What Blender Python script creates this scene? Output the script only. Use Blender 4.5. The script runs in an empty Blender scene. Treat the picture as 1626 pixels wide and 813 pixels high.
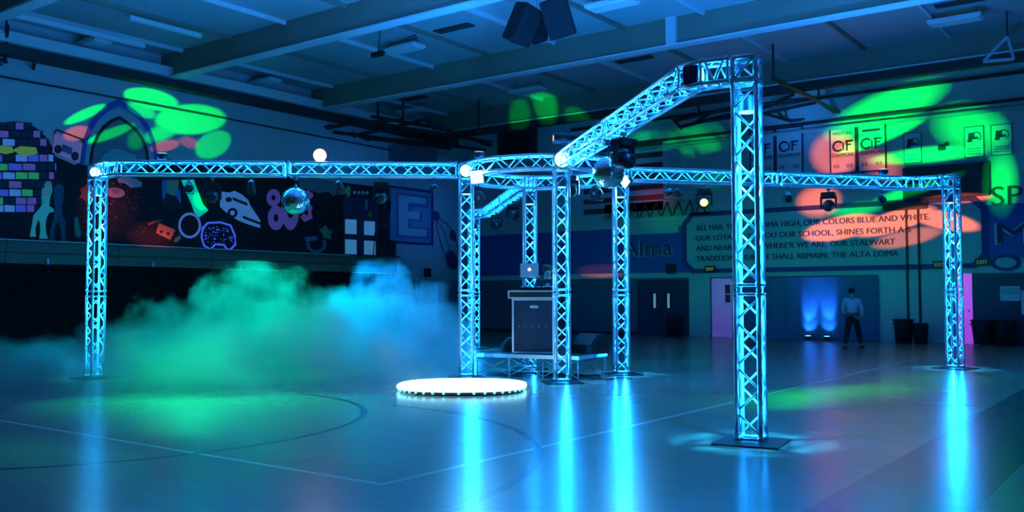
import bpy, bmesh, math, random
from mathutils import Vector, Matrix
random.seed(7)
PI = math.pi
S = bpy.context.scene
COL = S.collection

# ------------------------------------------------------------------ camera
FPX, PITCH, ROLL, YAW = 1457.26, math.radians(2.493), math.radians(-0.133), 0.63805
IW, IH = 1626.0, 813.0
EYE = Vector((0, 0, 1.55))
CAMROT = (Matrix.Rotation(YAW, 3, 'Z') @ Matrix.Rotation(PI/2 + PITCH, 3, 'X') @ Matrix.Rotation(ROLL, 3, 'Z'))
cd = bpy.data.cameras.new('camera'); cam = bpy.data.objects.new('camera', cd); COL.objects.link(cam)
cd.sensor_width = 36; cd.lens = 36*FPX/IW; cd.clip_end = 200; cd.clip_start = 0.05
cam.matrix_world = Matrix.Translation(EYE) @ CAMROT.to_4x4()
S.camera = cam

# ------------------------------------------------------------------ light / exposure
S.view_settings.view_transform = 'Standard'
S.view_settings.look = 'None'
S.view_settings.gamma = 1
S.view_settings.use_curve_mapping = False
S.view_settings.exposure = 0.0
BLUE = (0.006, 0.26, 1.0)          # the colour of the truss lighting
K_STRIP = 44.0                    # watts per metre of light strip added in the truss
K_POOL = 2600.0                    # down lights at the column tops
K_WASH = 3200.0                   # wash lights added on the truss as room fill
K_GREEN = 2.6                     # moving-head pattern projectors
wd = bpy.data.worlds.new('dim_gym_air'); S.world = wd; wd.use_nodes = True
wd.node_tree.nodes['Background'].inputs[0].default_value = (0.26, 0.50, 0.58, 1)
wd.node_tree.nodes['Background'].inputs[1].default_value = 0.035

def light(kind, name, loc, aim=None, energy=10, color=BLUE, parent=None, **kw):
    d = bpy.data.lights.new(name, kind); d.energy = energy; d.color = color
    for k, v in kw.items(): setattr(d, k, v)
    o = bpy.data.objects.new(name, d); COL.objects.link(o)
    loc = Vector(loc); m = Matrix.Translation(loc)
    if aim is not None:
        m = m @ (Vector(aim)-loc).to_track_quat('-Z', 'Y').to_matrix().to_4x4()
    if parent is not None:
        o.parent = parent; o.matrix_basis = WM[parent].inverted() @ m
    else: o.matrix_world = m
    return o

# ------------------------------------------------------------------ geometry of the place
LW, BW, RW, NW = -26.4, 32.3, 7.0, -7.0        # left wall, back wall, right side, near side
DECK, BEAMZ = 9.3, 8.5
def ray(px, py):
    return CAMROT @ Vector(((px-IW/2)/FPX, (IH/2-py)/FPX, -1))
def at(px, py, ax, val):
    d = ray(px, py); i = 'xyz'.index(ax); t = (val-EYE[i])/d[i]
    return EYE + d*t
def cp(x, y, z=0):                              # point given as metres right / metres ahead of the eye
    c, s = math.cos(YAW), math.sin(YAW)
    return Vector((x*c-y*s, x*s+y*c, z))

# ------------------------------------------------------------------ materials
def mat(name, col, rough=0.6, metal=0.0, emit=None, es=0.0, spec=0.5, bump=0.0, bscale=20, vary=0.0, vscale=3, coat=0, alpha=None):
    m = bpy.data.materials.new(name); m.use_nodes = True
    nt = m.node_tree; b = nt.nodes['Principled BSDF']
    b.inputs['Base Color'].default_value = (*col, 1); b.inputs['Roughness'].default_value = rough
    b.inputs['Metallic'].default_value = metal; b.inputs['Specular IOR Level'].default_value = spec
    if coat: b.inputs['Coat Weight'].default_value = coat
    if emit: b.inputs['Emission Color'].default_value = (*emit, 1); b.inputs['Emission Strength'].default_value = es
    tc = nt.nodes.new('ShaderNodeTexCoord')
    n = nt.nodes.new('ShaderNodeTexNoise'); n.inputs['Scale'].default_value = vscale; n.inputs['Detail'].default_value = 4
    nt.links.new(tc.outputs['Object'], n.inputs['Vector'])
    mx = nt.nodes.new('ShaderNodeMix'); mx.data_type = 'RGBA'
    v = vary or 0.06
    mx.inputs['A'].default_value = (*[c*(1-v) for c in col], 1); mx.inputs['B'].default_value = (*[min(1, c*(1+v)) for c in col], 1)
    nt.links.new(n.outputs['Fac'], mx.inputs['Factor']); nt.links.new(mx.outputs['Result'], b.inputs['Base Color'])
    if bump:
        n2 = nt.nodes.new('ShaderNodeTexNoise'); n2.inputs['Scale'].default_value = bscale
        bp = nt.nodes.new('ShaderNodeBump'); bp.inputs['Strength'].default_value = bump; bp.inputs['Distance'].default_value = 0.02
        nt.links.new(tc.outputs['Object'], n2.inputs['Vector']); nt.links.new(n2.outputs['Fac'], bp.inputs['Height']); nt.links.new(bp.outputs['Normal'], b.inputs['Normal'])
    return m
M = {}
M['alu'] = mat('brushed_aluminium', (0.75, 0.75, 0.77), 0.38, 0.65, vscale=12)
M['black'] = mat('matt_black', (0.018, 0.018, 0.02), 0.5)
M['blackgloss'] = mat('black_plastic', (0.015, 0.015, 0.018), 0.3)
M['blackmetal'] = mat('dark_painted_steel', (0.03, 0.028, 0.03), 0.55)
M['plate'] = mat('black_steel_plate', (0.015, 0.015, 0.017), 0.45, 0.2)
M['wall'] = mat('painted_block_wall', (0.62, 0.63, 0.62), 0.8, bump=0.15, bscale=6)
M['wallblue'] = mat('blue_wall_paint', (0.05, 0.11, 0.42), 0.7)
M['panelpaint'] = mat('pale_panel_paint', (0.50, 0.56, 0.56), 0.75)
M['border'] = mat('dark_blue_border_paint', (0.02, 0.045, 0.22), 0.7)
M['letter'] = mat('navy_letter_paint', (0.015, 0.03, 0.10), 0.7)
M['deck'] = mat('ceiling_deck_paint', (0.46, 0.50, 0.52), 0.85, vary=0.12, vscale=0.4)
M['beam'] = mat('beam_paint', (0.30, 0.23, 0.18), 0.8, vary=0.15, vscale=0.5)
M['flange'] = mat('flange_paint', (0.72, 0.74, 0.76), 0.6)
M['dark'] = mat('dark_shade_paint', (0.05, 0.045, 0.045), 0.8)
M['curtain'] = mat('black_velour', (0.008, 0.008, 0.01), 0.95, spec=0.1)
M['drape'] = mat('dark_blue_drape', (0.10, 0.16, 0.30), 0.8)
M['ledge'] = mat('bleacher_wood', (0.16, 0.13, 0.08), 0.6, vary=0.25, vscale=2)
M['mural'] = mat('black_mural_paper', (0.022, 0.018, 0.02), 0.85)
M['white'] = mat('white_paint', (0.8, 0.8, 0.8), 0.6)
M['door'] = mat('dark_door_paint', (0.03, 0.035, 0.09), 0.5)
M['doorwhite'] = mat('white_door_paint', (0.75, 0.72, 0.78), 0.6)
M['soot'] = mat('soot_black', (0.008, 0.007, 0.008), 0.8, spec=0.15)
M['chrome'] = mat('chrome', (0.8, 0.8, 0.82), 0.15, 1.0)
M['skin'] = mat('skin', (0.45, 0.27, 0.20), 0.55)
M['shirt'] = mat('pale_shirt_cloth', (0.60, 0.66, 0.72), 0.85)
M['trouser'] = mat('black_trouser_cloth', (0.012, 0.012, 0.015), 0.9)
M['hair'] = mat('black_hair', (0.01, 0.009, 0.009), 0.6)
M['glowcyan'] = mat('cyan_lamp_glow', (0.5, 0.8, 1), 0.4, emit=(0.16, 0.75, 1.0), es=3)
M['glowwhite'] = mat('white_lamp_glow', (0.9, 1, 1), 0.4, emit=(0.33, 0.95, 1.0), es=2.6)
M['glowwarm'] = mat('warm_lamp_glow', (1, 0.9, 0.7), 0.4, emit=(1.0, 0.60, 0.34), es=2.4)
M['glowyellow'] = mat('amber_lens_glow', (1, 0.8, 0.3), 0.3, emit=(1.0, 0.62, 0.12), es=3)
M['glowamberdim'] = mat('dim_amber_glass', (0.25, 0.12, 0.03), 0.2, emit=(0.6, 0.25, 0.05), es=0.35)
M['lensdark'] = mat('dark_lens_glass', (0.02, 0.03, 0.06), 0.08)
M['reddot'] = mat('red_indicator_glow', (1, 0.1, 0.1), 0.4, emit=(1, 0.05, 0.08), es=6)
M['greendot'] = mat('green_indicator_glow', (0.1, 1, 0.1), 0.4, emit=(0.3, 1, 0.05), es=5)

# ------------------------------------------------------------------ object helpers
WM = {}
def tag(o, label=None, cat=None, group=None, kind=None):
    if label: o['label'] = label
    if cat: o['category'] = cat
    if group: o['group'] = group
    if kind: o['kind'] = kind
    return o
def thing(name, loc, rz=0, label=None, cat=None, group=None, matrix=None):
    o = bpy.data.objects.new(name, None); COL.objects.link(o)
    m = matrix if matrix is not None else Matrix.Translation(Vector(loc)) @ Matrix.Rotation(rz, 4, 'Z')
    o.matrix_world = m; WM[o] = m.copy(); o.empty_display_size = 0.1
    return tag(o, label, cat, group)
def basis(z, up=(0, 0, 1)):
    z = Vector(z).normalized(); u = Vector(up)
    if abs(z.dot(u)) > 0.98: u = Vector((1, 0, 0))
    x = u.cross(z).normalized(); y = z.cross(x)
    return Matrix((x, y, z)).transposed()
class MB:
    def __init__(s): s.v = []; s.f = []
    def add(s, vs, fs):
        n = len(s.v); s.v += [Vector(v) for v in vs]; s.f += [tuple(i+n for i in f) for f in fs]; return s
    def box(s, c, size, R=None):
        c = Vector(c); hx, hy, hz = [k/2 for k in size]
        vs = [Vector((x*hx, y*hy, z*hz)) for z in (-1, 1) for y in (-1, 1) for x in (-1, 1)]
        if R is not None: vs = [R @ v for v in vs]
        return s.add([c+v for v in vs], [(0, 2, 3, 1), (4, 5, 7, 6), (0, 1, 5, 4), (2, 6, 7, 3), (0, 4, 6, 2), (1, 3, 7, 5)])
    def cone(s, p, q, r0, r1, n=10):
        p, q = Vector(p), Vector(q); B = basis(q-p)
        vs = []
        for c, r in ((p, r0), (q, r1)):
            for i in range(n): a = 2*PI*i/n; vs.append(c + B @ Vector((math.cos(a)*r, math.sin(a)*r, 0)))
        fs = [(i, (i+1) % n, n+(i+1) % n, n+i) for i in range(n)] + [tuple(range(n-1, -1, -1)), tuple(range(n, 2*n))]
        return s.add(vs, fs)
    def tube(s, p, q, r, n=8): return s.cone(p, q, r, r, n)
    def path(s, pts, r, n=8, closed=False):
        pts = [Vector(p) for p in pts]; k = len(pts); vs = []; fs = []
        for i, p in enumerate(pts):
            a = pts[(i-1) % k] if closed or i > 0 else p; b = pts[(i+1) % k] if closed or i < k-1 else p
            B = basis(b-a)
            for j in range(n): t = 2*PI*j/n; vs.append(p + B @ Vector((math.cos(t)*r, math.sin(t)*r, 0)))
        for i in range(k if closed else k-1):
            o = (i+1) % k
            for j in range(n): fs.append((i*n+j, i*n+(j+1) % n, o*n+(j+1) % n, o*n+j))
        if not closed: fs += [tuple(range(n-1, -1, -1)), tuple(range((k-1)*n, k*n))]
        return s.add(vs, fs)
    def lathe(s, prof, n=20, Mx=None):
        Mx = Mx or Matrix.Identity(4); vs = []; fs = []
        for r, z in prof:
            for i in range(n): a = 2*PI*i/n; vs.append(Mx @ Vector((r*math.cos(a), r*math.sin(a), z)))
        for k in range(len(prof)-1):
            for i in range(n): fs.append((k*n+i, k*n+(i+1) % n, (k+1)*n+(i+1) % n, (k+1)*n+i))
        fs += [tuple(range(n-1, -1, -1)), tuple(range((len(prof)-1)*n, len(prof)*n))]
        return s.add(vs, fs)
    def ball(s, c, r, n=16, m=10, sc=(1, 1, 1)):
        c = Vector(c)
        prof = [(r*math.sin(PI*k/m) if 0 < k < m else r*0.01, -r*math.cos(PI*k/m)) for k in range(m+1)]
        Mx = Matrix.Translation(c) @ Matrix.Diagonal((*sc, 1))
        return s.lathe(prof, n, Mx)
    def prism(s, pts, off):                      # planar outline of 3-D points, thickened by the vector off
        pts = [Vector(p) for p in pts]; off = Vector(off); n = len(pts)
        return s.add(pts+[p+off for p in pts], [tuple(range(n)), tuple(range(2*n-1, n-1, -1))] + [(i, i+n, (i+1) % n+n, (i+1) % n) for i in range(n)])
    def build(s, name, m, parent=None, smooth=False, local=False, bevel=0):
        vs = s.v
        org = Vector((0, 0, 0))
        if not local:
            if parent is not None:
                im = WM[parent].inverted(); vs = [im @ v for v in vs]
            else:
                xs = [v.x for v in vs]; ys = [v.y for v in vs]; zs = [v.z for v in vs]
                org = Vector(((min(xs)+max(xs))/2, (min(ys)+max(ys))/2, min(zs))); vs = [v-org for v in vs]
        me = bpy.data.meshes.new(name); me.from_pydata([tuple(v) for v in vs], [], s.f); me.update()
        bm = bmesh.new(); bm.from_mesh(me); bmesh.ops.recalc_face_normals(bm, faces=bm.faces)
        if bevel: bmesh.ops.bevel(bm, geom=list(bm.edges), offset=bevel, segments=2, affect='EDGES', clamp_overlap=True)
        bm.to_mesh(me); bm.free()
        if smooth:
            for p in me.polygons: p.use_smooth = len(p.vertices) < 6
        me.materials.append(M[m] if isinstance(m, str) else m)
        o = bpy.data.objects.new(name, me); COL.objects.link(o)
        if parent is not None: o.parent = parent; WM[o] = WM[parent].copy()
        else: o.location = org; WM[o] = Matrix.Translation(org)
        return o
def kids(o): return [c for c in COL.objects if c.parent == o]
def copy_tree(o, parent=None):
    c = o.copy(); COL.objects.link(c)
    if parent is not None: c.parent = parent
    for ch in list(o.children): copy_tree(ch, c)
    return c
def text_mb(txt, P, right, up, height, width=None, depth=0.02, bold=0.0, shear=0.0):
    """lettering as solid mesh; P is the lower left corner"""
    cu = bpy.data.curves.new('lettering', 'FONT'); cu.body = txt; cu.size = 1.0; cu.extrude = 0.0; cu.shear = shear; cu.resolution_u = 3
    to = bpy.data.objects.new('lettering', cu); COL.objects.link(to)
    dg = bpy.context.evaluated_depsgraph_get(); dg.update()
    me = bpy.data.meshes.new_from_object(to.evaluated_get(dg))
    bm = bmesh.new(); bm.from_mesh(me); bmesh.ops.remove_doubles(bm, verts=bm.verts, dist=1e-5)
    r = bmesh.ops.extrude_face_region(bm, geom=list(bm.faces))
    xs = [v.co.x for v in bm.verts]; ys = [v.co.y for v in bm.verts]
    w = max(xs)-min(xs); x0 = min(xs); capH = 0.70
    sy = height/capH; sx = (width/w) if width else sy
    right = Vector(right); up = Vector(up); nrm = right.cross(up)
    new = set(e for e in r['geom'] if isinstance(e, bmesh.types.BMVert))
    bm.verts.index_update()
    vs = [Vector(P) + right*((v.co.x-x0)*sx) + up*(v.co.y*sy) + nrm*(depth if v in new else 0) for v in bm.verts]
    fs = [tuple(v.index for v in f.verts) for f in bm.faces]
    bm.free(); bpy.data.objects.remove(to); bpy.data.meshes.remove(me)
    mb = MB().add(vs, fs)
    if bold:                                    # heavier strokes: the same letters laid a little aside
        for k_ in (-1, 1): mb.add([v+right*(k_*bold*height*1.6)+nrm*(0.0004*k_) for v in vs], fs)
    return mb

# ================================================================== SETTING
# floor: varnished maple with court paint
def floor_material():
    m = bpy.data.materials.new('varnished_court_floor'); m.use_nodes = True; nt = m.node_tree; L = nt.links
    b = nt.nodes['Principled BSDF']; b.inputs['Roughness'].default_value = 0.2
    geo = nt.nodes.new('ShaderNodeNewGeometry'); sp = nt.nodes.new('ShaderNodeSeparateXYZ'); L.new(geo.outputs['Position'], sp.inputs[0])
    X, Y = sp.outputs[0], sp.outputs[1]
    def mth(op, a, b2=None, c=None):
        n = nt.nodes.new('ShaderNodeMath'); n.operation = op
        for i, v in enumerate((a, b2, c)):
            if v is None: continue
            if isinstance(v, (int, float)): n.inputs[i].default_value = v
            else: L.new(v, n.inputs[i])
        return n.outputs[0]
    def between(v, lo, hi): return mth('MULTIPLY', mth('GREATER_THAN', v, lo), mth('LESS_THAN', v, hi))
    def mx(fac, a, colr):
        n = nt.nodes.new('ShaderNodeMix'); n.data_type = 'RGBA'; L.new(fac, n.inputs['Factor']); L.new(a, n.inputs['A']); n.inputs['B'].default_value = (*colr, 1); return n.outputs['Result']
    br = nt.nodes.new('ShaderNodeTexBrick'); br.inputs['Scale'].default_value = 1.0
    br.inputs['Brick Width'].default_value = 0.9; br.inputs['Row Height'].default_value = 0.057; br.inputs['Mortar Size'].default_value = 0.0012
    br.inputs['Color1'].default_value = (0.27, 0.23, 0.185, 1); br.inputs['Color2'].default_value = (0.285, 0.245, 0.20, 1); br.inputs['Mortar'].default_value = (0.22, 0.18, 0.14, 1)
    L.new(geo.outputs['Position'], br.inputs['Vector'])
    c = br.outputs['Color']
    dark = (0.01, 0.015, 0.05); white = (0.5, 0.5, 0.48)
    c = mx(between(X, -2.3, -1.3), c, dark)
    ln = mth('MULTIPLY', between(X, -5.45, -5.39), mth('GREATER_THAN', Y, 5.5)); c = mx(ln, c, white)
    ln = mth('MULTIPLY', between(Y, 5.47, 5.53), mth('LESS_THAN', X, -5.4)); c = mx(ln, c, white)
    def ring(cx, cy, R, w, xlo=-99, xhi=99):
        d = mth('SQRT', mth('ADD', mth('POWER', mth('ABSOLUTE', mth('SUBTRACT', X, cx)), 2), mth('POWER', mth('ABSOLUTE', mth('SUBTRACT', Y, cy)), 2)))
        f = mth('LESS_THAN', mth('ABSOLUTE', mth('SUBTRACT', d, R)), w/2)
        return mth('MULTIPLY', f, between(X, xlo, xhi))
    c = mx(ring(-9.2, 4.7, 4.85, 0.09, -9.2, 0), c, dark)
    c = mx(ring(-11.5, 6.2, 3.6, 0.09, -11.5, -5), c, dark)
    L.new(c, b.inputs['Base Color'])
    nz = nt.nodes.new('ShaderNodeTexNoise'); nz.inputs['Scale'].default_value = 1.4; nz.inputs['Detail'].default_value = 5
    L.new(geo.outputs['Position'], nz.inputs['Vector'])
    rr = nt.nodes.new('ShaderNodeMapRange'); rr.inputs['To Min'].default_value = 0.22; rr.inputs['To Max'].default_value = 0.27
    L.new(nz.outputs['Fac'], rr.inputs['Value']); L.new(rr.outputs[0], b.inputs['Roughness'])
    b.inputs['Specular IOR Level'].default_value = 0.35; b.inputs['Coat Weight'].default_value = 0.12; b.inputs['Coat Roughness'].default_value = 0.15
    return m
def struct(name, mb, m, **k): o = mb.build(name, m, **k); o['kind'] = 'structure'; return o
struct('floor', MB().box(((LW+RW)/2, (BW+NW)/2, -0.1), (RW-LW, BW-NW, 0.2)), floor_material())
struct('ceiling', MB().box(((LW+RW)/2, (BW+NW)/2, DECK+0.1), (RW-LW, BW-NW, 0.2)), 'deck')
struct('wall_left', MB().box((LW-0.15, (BW+NW)/2, DECK/2), (0.3, BW-NW, DECK)), 'wall')
back = struct('wall_back', MB().box(((LW+RW)/2, BW+0.15, DECK/2), (RW-LW, 0.3, DECK)), 'wall')
struct('wall_right', MB().box((RW+0.15, (BW+NW)/2, DECK/2), (0.3, BW-NW, DECK)), 'wall')
# main beams, joists
n = 1
for y in (4.1, 10.35, 16.6, 22.85, 29.3):
    mb = MB().box(((LW+RW)/2, y+0.18, (BEAMZ+DECK)/2+0.02), (RW-LW, 0.12, DECK-BEAMZ-0.04))
    w = struct('trim_%d' % n, mb, 'beam'); n += 1
    mb = MB().box(((LW+RW)/2, y+0.18, BEAMZ), (RW-LW, 0.36, 0.05))
    struct('trim_%d' % n, mb, 'flange'); n += 1
    if y == 22.85 or y == 16.6:                     # web stiffener plates
        for xx in ((-11.45,) if y > 20 else (-9.0,)):
            struct('trim_%d' % n, MB().box((xx, y+0.06, (BEAMZ+DECK)/2), (0.28, 0.16, DECK-BEAMZ-0.02)), 'flange'); n += 1
ys = [-2.15, 4.1, 10.35, 16.6, 22.85, 29.3, BW]
for i in range(6):
    y0, y1 = ys[i]+0.26, ys[i+1]+0.1
    if y1 > BW: y1 = BW
    for k in range(13):
        xx = LW+1.2+k*2.45
        struct('trim_%d' % n, MB().box((xx, (y0+y1)/2, DECK-0.06), (0.07, y1-y0, 0.12)), 'beam' if k % 2 else 'flange'); n += 1
        if (i*5+k*3) % 4 == 0:                  # dark roof openings between joists
            struct('trim_%d' % n, MB().box((xx+0.9, y0+3.2, DECK-0.02), (1.3, 0.35, 0.04)), 'dark'); n += 1
# edge rail high along the left wall, dark pipe under it
struct('trim_%d' % n, MB().box((LW+0.35, 14, 8.66), (0.62, 34, 0.30)), 'white'); n += 1
struct('trim_%d' % n, MB().box((LW+0.30, 14, 8.34), (0.42, 34, 0.26)), 'dark'); n += 1
struct('trim_%d' % n, MB().box(((LW+RW)/2, 29.48, 8.33), (RW-LW-1, 0.3, 0.24)), 'dark'); n += 1
# lower dado of the back wall: dark wainscot with pale cap line
struct('trim_%d' % n, MB().box(((LW+RW)/2-0.0, BW-0.03, 1.12), (RW-LW, 0.06, 2.24)), mat('wainscot_paint', (0.10, 0.13, 0.20), 0.7)); n += 1
for (a, b) in ((1095, 1128), (1396, 1462), (1464, 1518)):
    p, q = at(a, 500, 'y', BW-0.1), at(b, 500, 'y', BW-0.1)
    struct('trim_%d' % n, MB().box(((p.x+q.x)/2, BW-0.1, 1.12), (q.x-p.x, 0.08, 2.24)), 'wall'); n += 1
struct('trim_%d' % n, MB().box((LW+0.03, 30.2, 1.12), (0.06, 4.2, 2.24)), mat('wainscot_paint_left', (0.16, 0.20, 0.28), 0.7)); n += 1
struct('trim_%d' % n, MB().box((LW+0.08, 29.5, 1.12), (0.08, 1.1, 2.24)), 'wall'); n += 1
# blue band painted around the back wall
struct('trim_%d' % n, MB().box(((-26.3-15.2)/2, BW-0.02, 3.35), (11.1, 0.04, 1.8)), 'wallblue'); n += 1
struct('trim_%d' % n, MB().box((-1.0, BW-0.02, 3.55), (9.0, 0.04, 1.7)), 'wallblue'); n += 1

# ================================================================== TRUSS
TW, CR, BR = 0.12, 0.025, 0.0125        # half width to chord centres, chord radius, brace radius
ZT = 4.11 - TW - CR                     # centre height of the horizontal truss
def section(parent, P, length, name='truss_section', pitch=0.25, phase=0):
    """P(s, i, j): point at distance s along the section, i sideways, j up"""
    fr = MB()
    for s in (0.02, length-0.02):
        for a, b in (((-1, -1), (1, -1)), ((1, -1), (1, 1)), ((1, 1), (-1, 1)), ((-1, 1), (-1, -1))):
            fr.tube(P(s, a[0]*TW, a[1]*TW), P(s, b[0]*TW, b[1]*TW), BR*1.25)
        for a in ((-1, -1), (1, -1), (1, 1), (-1, 1)):
            e = 0.03 if s < length/2 else -0.03
            fr.tube(P(s-0.018 if e > 0 else s+0.018, a[0]*TW, a[1]*TW), P(s+e, a[0]*TW, a[1]*TW), CR*1.25)
    sec = fr.build(name, 'alu', parent, smooth=True)
    k = max(2, round(length/0.5))
    for a in ((-1, -1), (1, -1), (1, 1), (-1, 1)):
        MB().path([P(length*t/k, a[0]*TW, a[1]*TW) for t in range(k+1)], CR, 10).build('chord', 'alu', sec, smooth=True)
    m = max(2, round((length-0.12)/pitch)); st = (length-0.12)/m
    for fi, (c0, c1) in enumerate((((-1, -1), (1, -1)), ((1, -1), (1, 1)), ((1, 1), (-1, 1)), ((-1, 1), (-1, -1)))):
        mb = MB(); 
        for t in range(m):
            odd = (t+phase) % 2
            a, b = (c0, c1) if odd else (c1, c0)
            mb.tube(P(0.06+st*t, a[0]*TW, a[1]*TW), P(0.06+st*(t+1), b[0]*TW, b[1]*TW), BR, 6)
        mb.build('lattice', 'alu', sec, smooth=True)
    return sec
def straight(p, q, up=Vector((0, 0, 1))):
    p, q = Vector(p), Vector(q); d = (q-p).normalized()
    side = d.cross(up).normalized() if abs(d.dot(up)) < 0.9 else None
    L = (q-p).length
    return (lambda s, i, j: p + d*s + side*i + up*j), L
def strip(parent, p, q, face, rad=0.012, watts=K_STRIP):
    """light strip added along a chord from p to q to brighten the truss, shining towards face"""
    p, q, face = Vector(p), Vector(q), Vector(face).normalized(); mid = (p+q)/2; L = (q-p).length
    MB().box(mid - face*0.004, (0.02, 0.006, L), Matrix((((q-p).normalized().cross(face)), face, (q-p).normalized())).transposed()).build('added_strip', 'blackgloss', parent)
    d = bpy.data.lights.new('added_strip_light', 'AREA'); d.shape = 'RECTANGLE'; d.size = 0.02; d.size_y = L; d.energy = watts*L; d.color = BLUE
    o = bpy.data.objects.new('added_strip_light', d); COL.objects.link(o)
    y = (q-p).normalized(); z = -face; x = y.cross(z)
    m = Matrix.Translation(mid) @ Matrix((x, y, z)).transposed().to_4x4()
    o.parent = parent; o.matrix_basis = WM[parent].inverted() @ m
COLS = [  # cam x, cam y, heading of its face (deg, camera frame), label, base pool strength
    (2.52, 9.75, -27.5, 'tall square aluminium truss column nearest the viewer, on a black floor plate', 1.0),
    (-8.0, 17.65, -40, 'leftmost truss column, standing alone in front of the fog and black curtain', 1.0),
    (9.35, 19.45, -52, 'rightmost truss column, near the magenta door and trash cans', 1.0),
    (-1.12, 26.9, 40, 'farthest truss column, seen directly behind the left column of the ring', 0.7),
    (0.89, 16.51, 7, 'ring truss column in front of the equipment rack, nearest of the four under the ring', 0.6),
    (2.16, 18.2, 7, 'ring truss column standing right of the black wedge speaker', 0.8),
    (-0.88, 17.6, 7, 'ring truss column just behind the glowing round platform', 0.6),
    (0.38, 19.55, 7, 'ring truss column behind the laptop and the DJ', 0.5)]
for ci, (x, y, hd, label, pw) in enumerate(COLS):
    B = cp(x, y); ang = YAW + math.radians(hd)
    t = thing('truss_column', B, ang, label, 'truss column')
    ex = Vector((math.cos(ang), math.sin(ang), 0)); ey = Vector((-ex.y, ex.x, 0)); ez = Vector((0, 0, 1))
    MB().box(B+Vector((0, 0, 0.008)), (0.68, 0.68, 0.016), Matrix.Rotation(ang, 3, 'Z')).build('base_plate', 'plate', t)
    cuts = [(0.03, 1.58), (1.64, ZT-TW-0.005)]
    for (z0, z1) in cuts:
        section(t, lambda s, i, j, z0=z0: B + ez*(z0+s) + ex*i + ey*j, z1-z0, phase=ci)
    jm = MB()
    for a in (-1, 1):
        for b in (-1, 1): jm.tube(B+ex*a*TW+ey*b*TW+ez*1.57, B+ex*a*TW+ey*b*TW+ez*1.65, CR*0.8); 
    jm.build('coupler', 'chrome', t, smooth=True)
    if ci < 4:      # open corner block on top
        cb = MB(); zs = (ZT-TW, ZT+TW); cs = [(-1, -1), (1, -1), (1, 1), (-1, 1)]
        for k in range(4):
            a, b = cs[k], cs[(k+1) % 4]
            for z in zs: cb.tube(B+ex*a[0]*TW+ey*a[1]*TW+ez*z, B+ex*b[0]*TW+ey*b[1]*TW+ez*z, CR, 10)
            cb.tube(B+ex*a[0]*TW+ey*a[1]*TW+ez*(zs[0]-0.01), B+ex*a[0]*TW+ey*a[1]*TW+ez*zs[1], CR, 10)
            cb.tube(B+ex*a[0]*TW+ey*a[1]*TW+ez*zs[0], B+ex*b[0]*TW+ey*b[1]*TW+ez*zs[1], BR)
            if k % 2: cb.tube(B+ex*b[0]*TW+ey*b[1]*TW+ez*zs[0], B+ex*a[0]*TW+ey*a[1]*TW+ez*zs[1], BR)
        cb.build('corner_block', 'alu', t, smooth=True)
    # down light under the corner block (a fixture of its own)
    top = B + ez*(ZT-TW-0.32)
    f = thing('led_par_light', top, ang, 'small round LED par light inside the top of the ' + ('nearest column', 'leftmost column', 'rightmost column', 'farthest column', 'ring\'s front column', 'ring\'s right column', 'ring\'s left column', 'ring\'s back column')[ci], 'stage light')
    MB().lathe([(0.05, 0.17), (0.085, 0.15), (0.09, 0.0), (0.095, -0.01)], 18, WM[f]).build('housing', 'black', f, smooth=True)
    MB().lathe([(0.085, -0.012), (0.085, -0.022)], 18, WM[f]).build('lens', 'glowcyan', f)
    MB().path([top+ex*0.105+ez*0.06, top+ex*0.108+ez*0.22, top-ex*0.108+ez*0.22, top-ex*0.105+ez*0.06], 0.008).build('yoke', 'blackmetal', f)
    light('SPOT', 'par_light', top-ez*0.06, top-ez*2, K_POOL*pw, (0.02, 0.5, 1.0), f, spot_size=math.radians(30), spot_blend=0.5, shadow_soft_size=0.03)
    # light strips added up two of the chords
    away = (B-EYE); away.z = 0; away.normalize()
    cand = sorted([(ex*a+ey*b) for a in (-1, 1) for b in (-1, 1)], key=lambda v: -v.dot(away))
    for v in (cand[2:] if ci in (0, 1) else cand[:2]):
        w = v*(TW-0.0); inn = -v.normalized()
        strip(t, B+w+inn*(CR+0.008)+ez*0.12, B+w+inn*(CR+0.008)+ez*(ZT-TW-0.1), inn, watts=K_STRIP*0.5)

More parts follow.
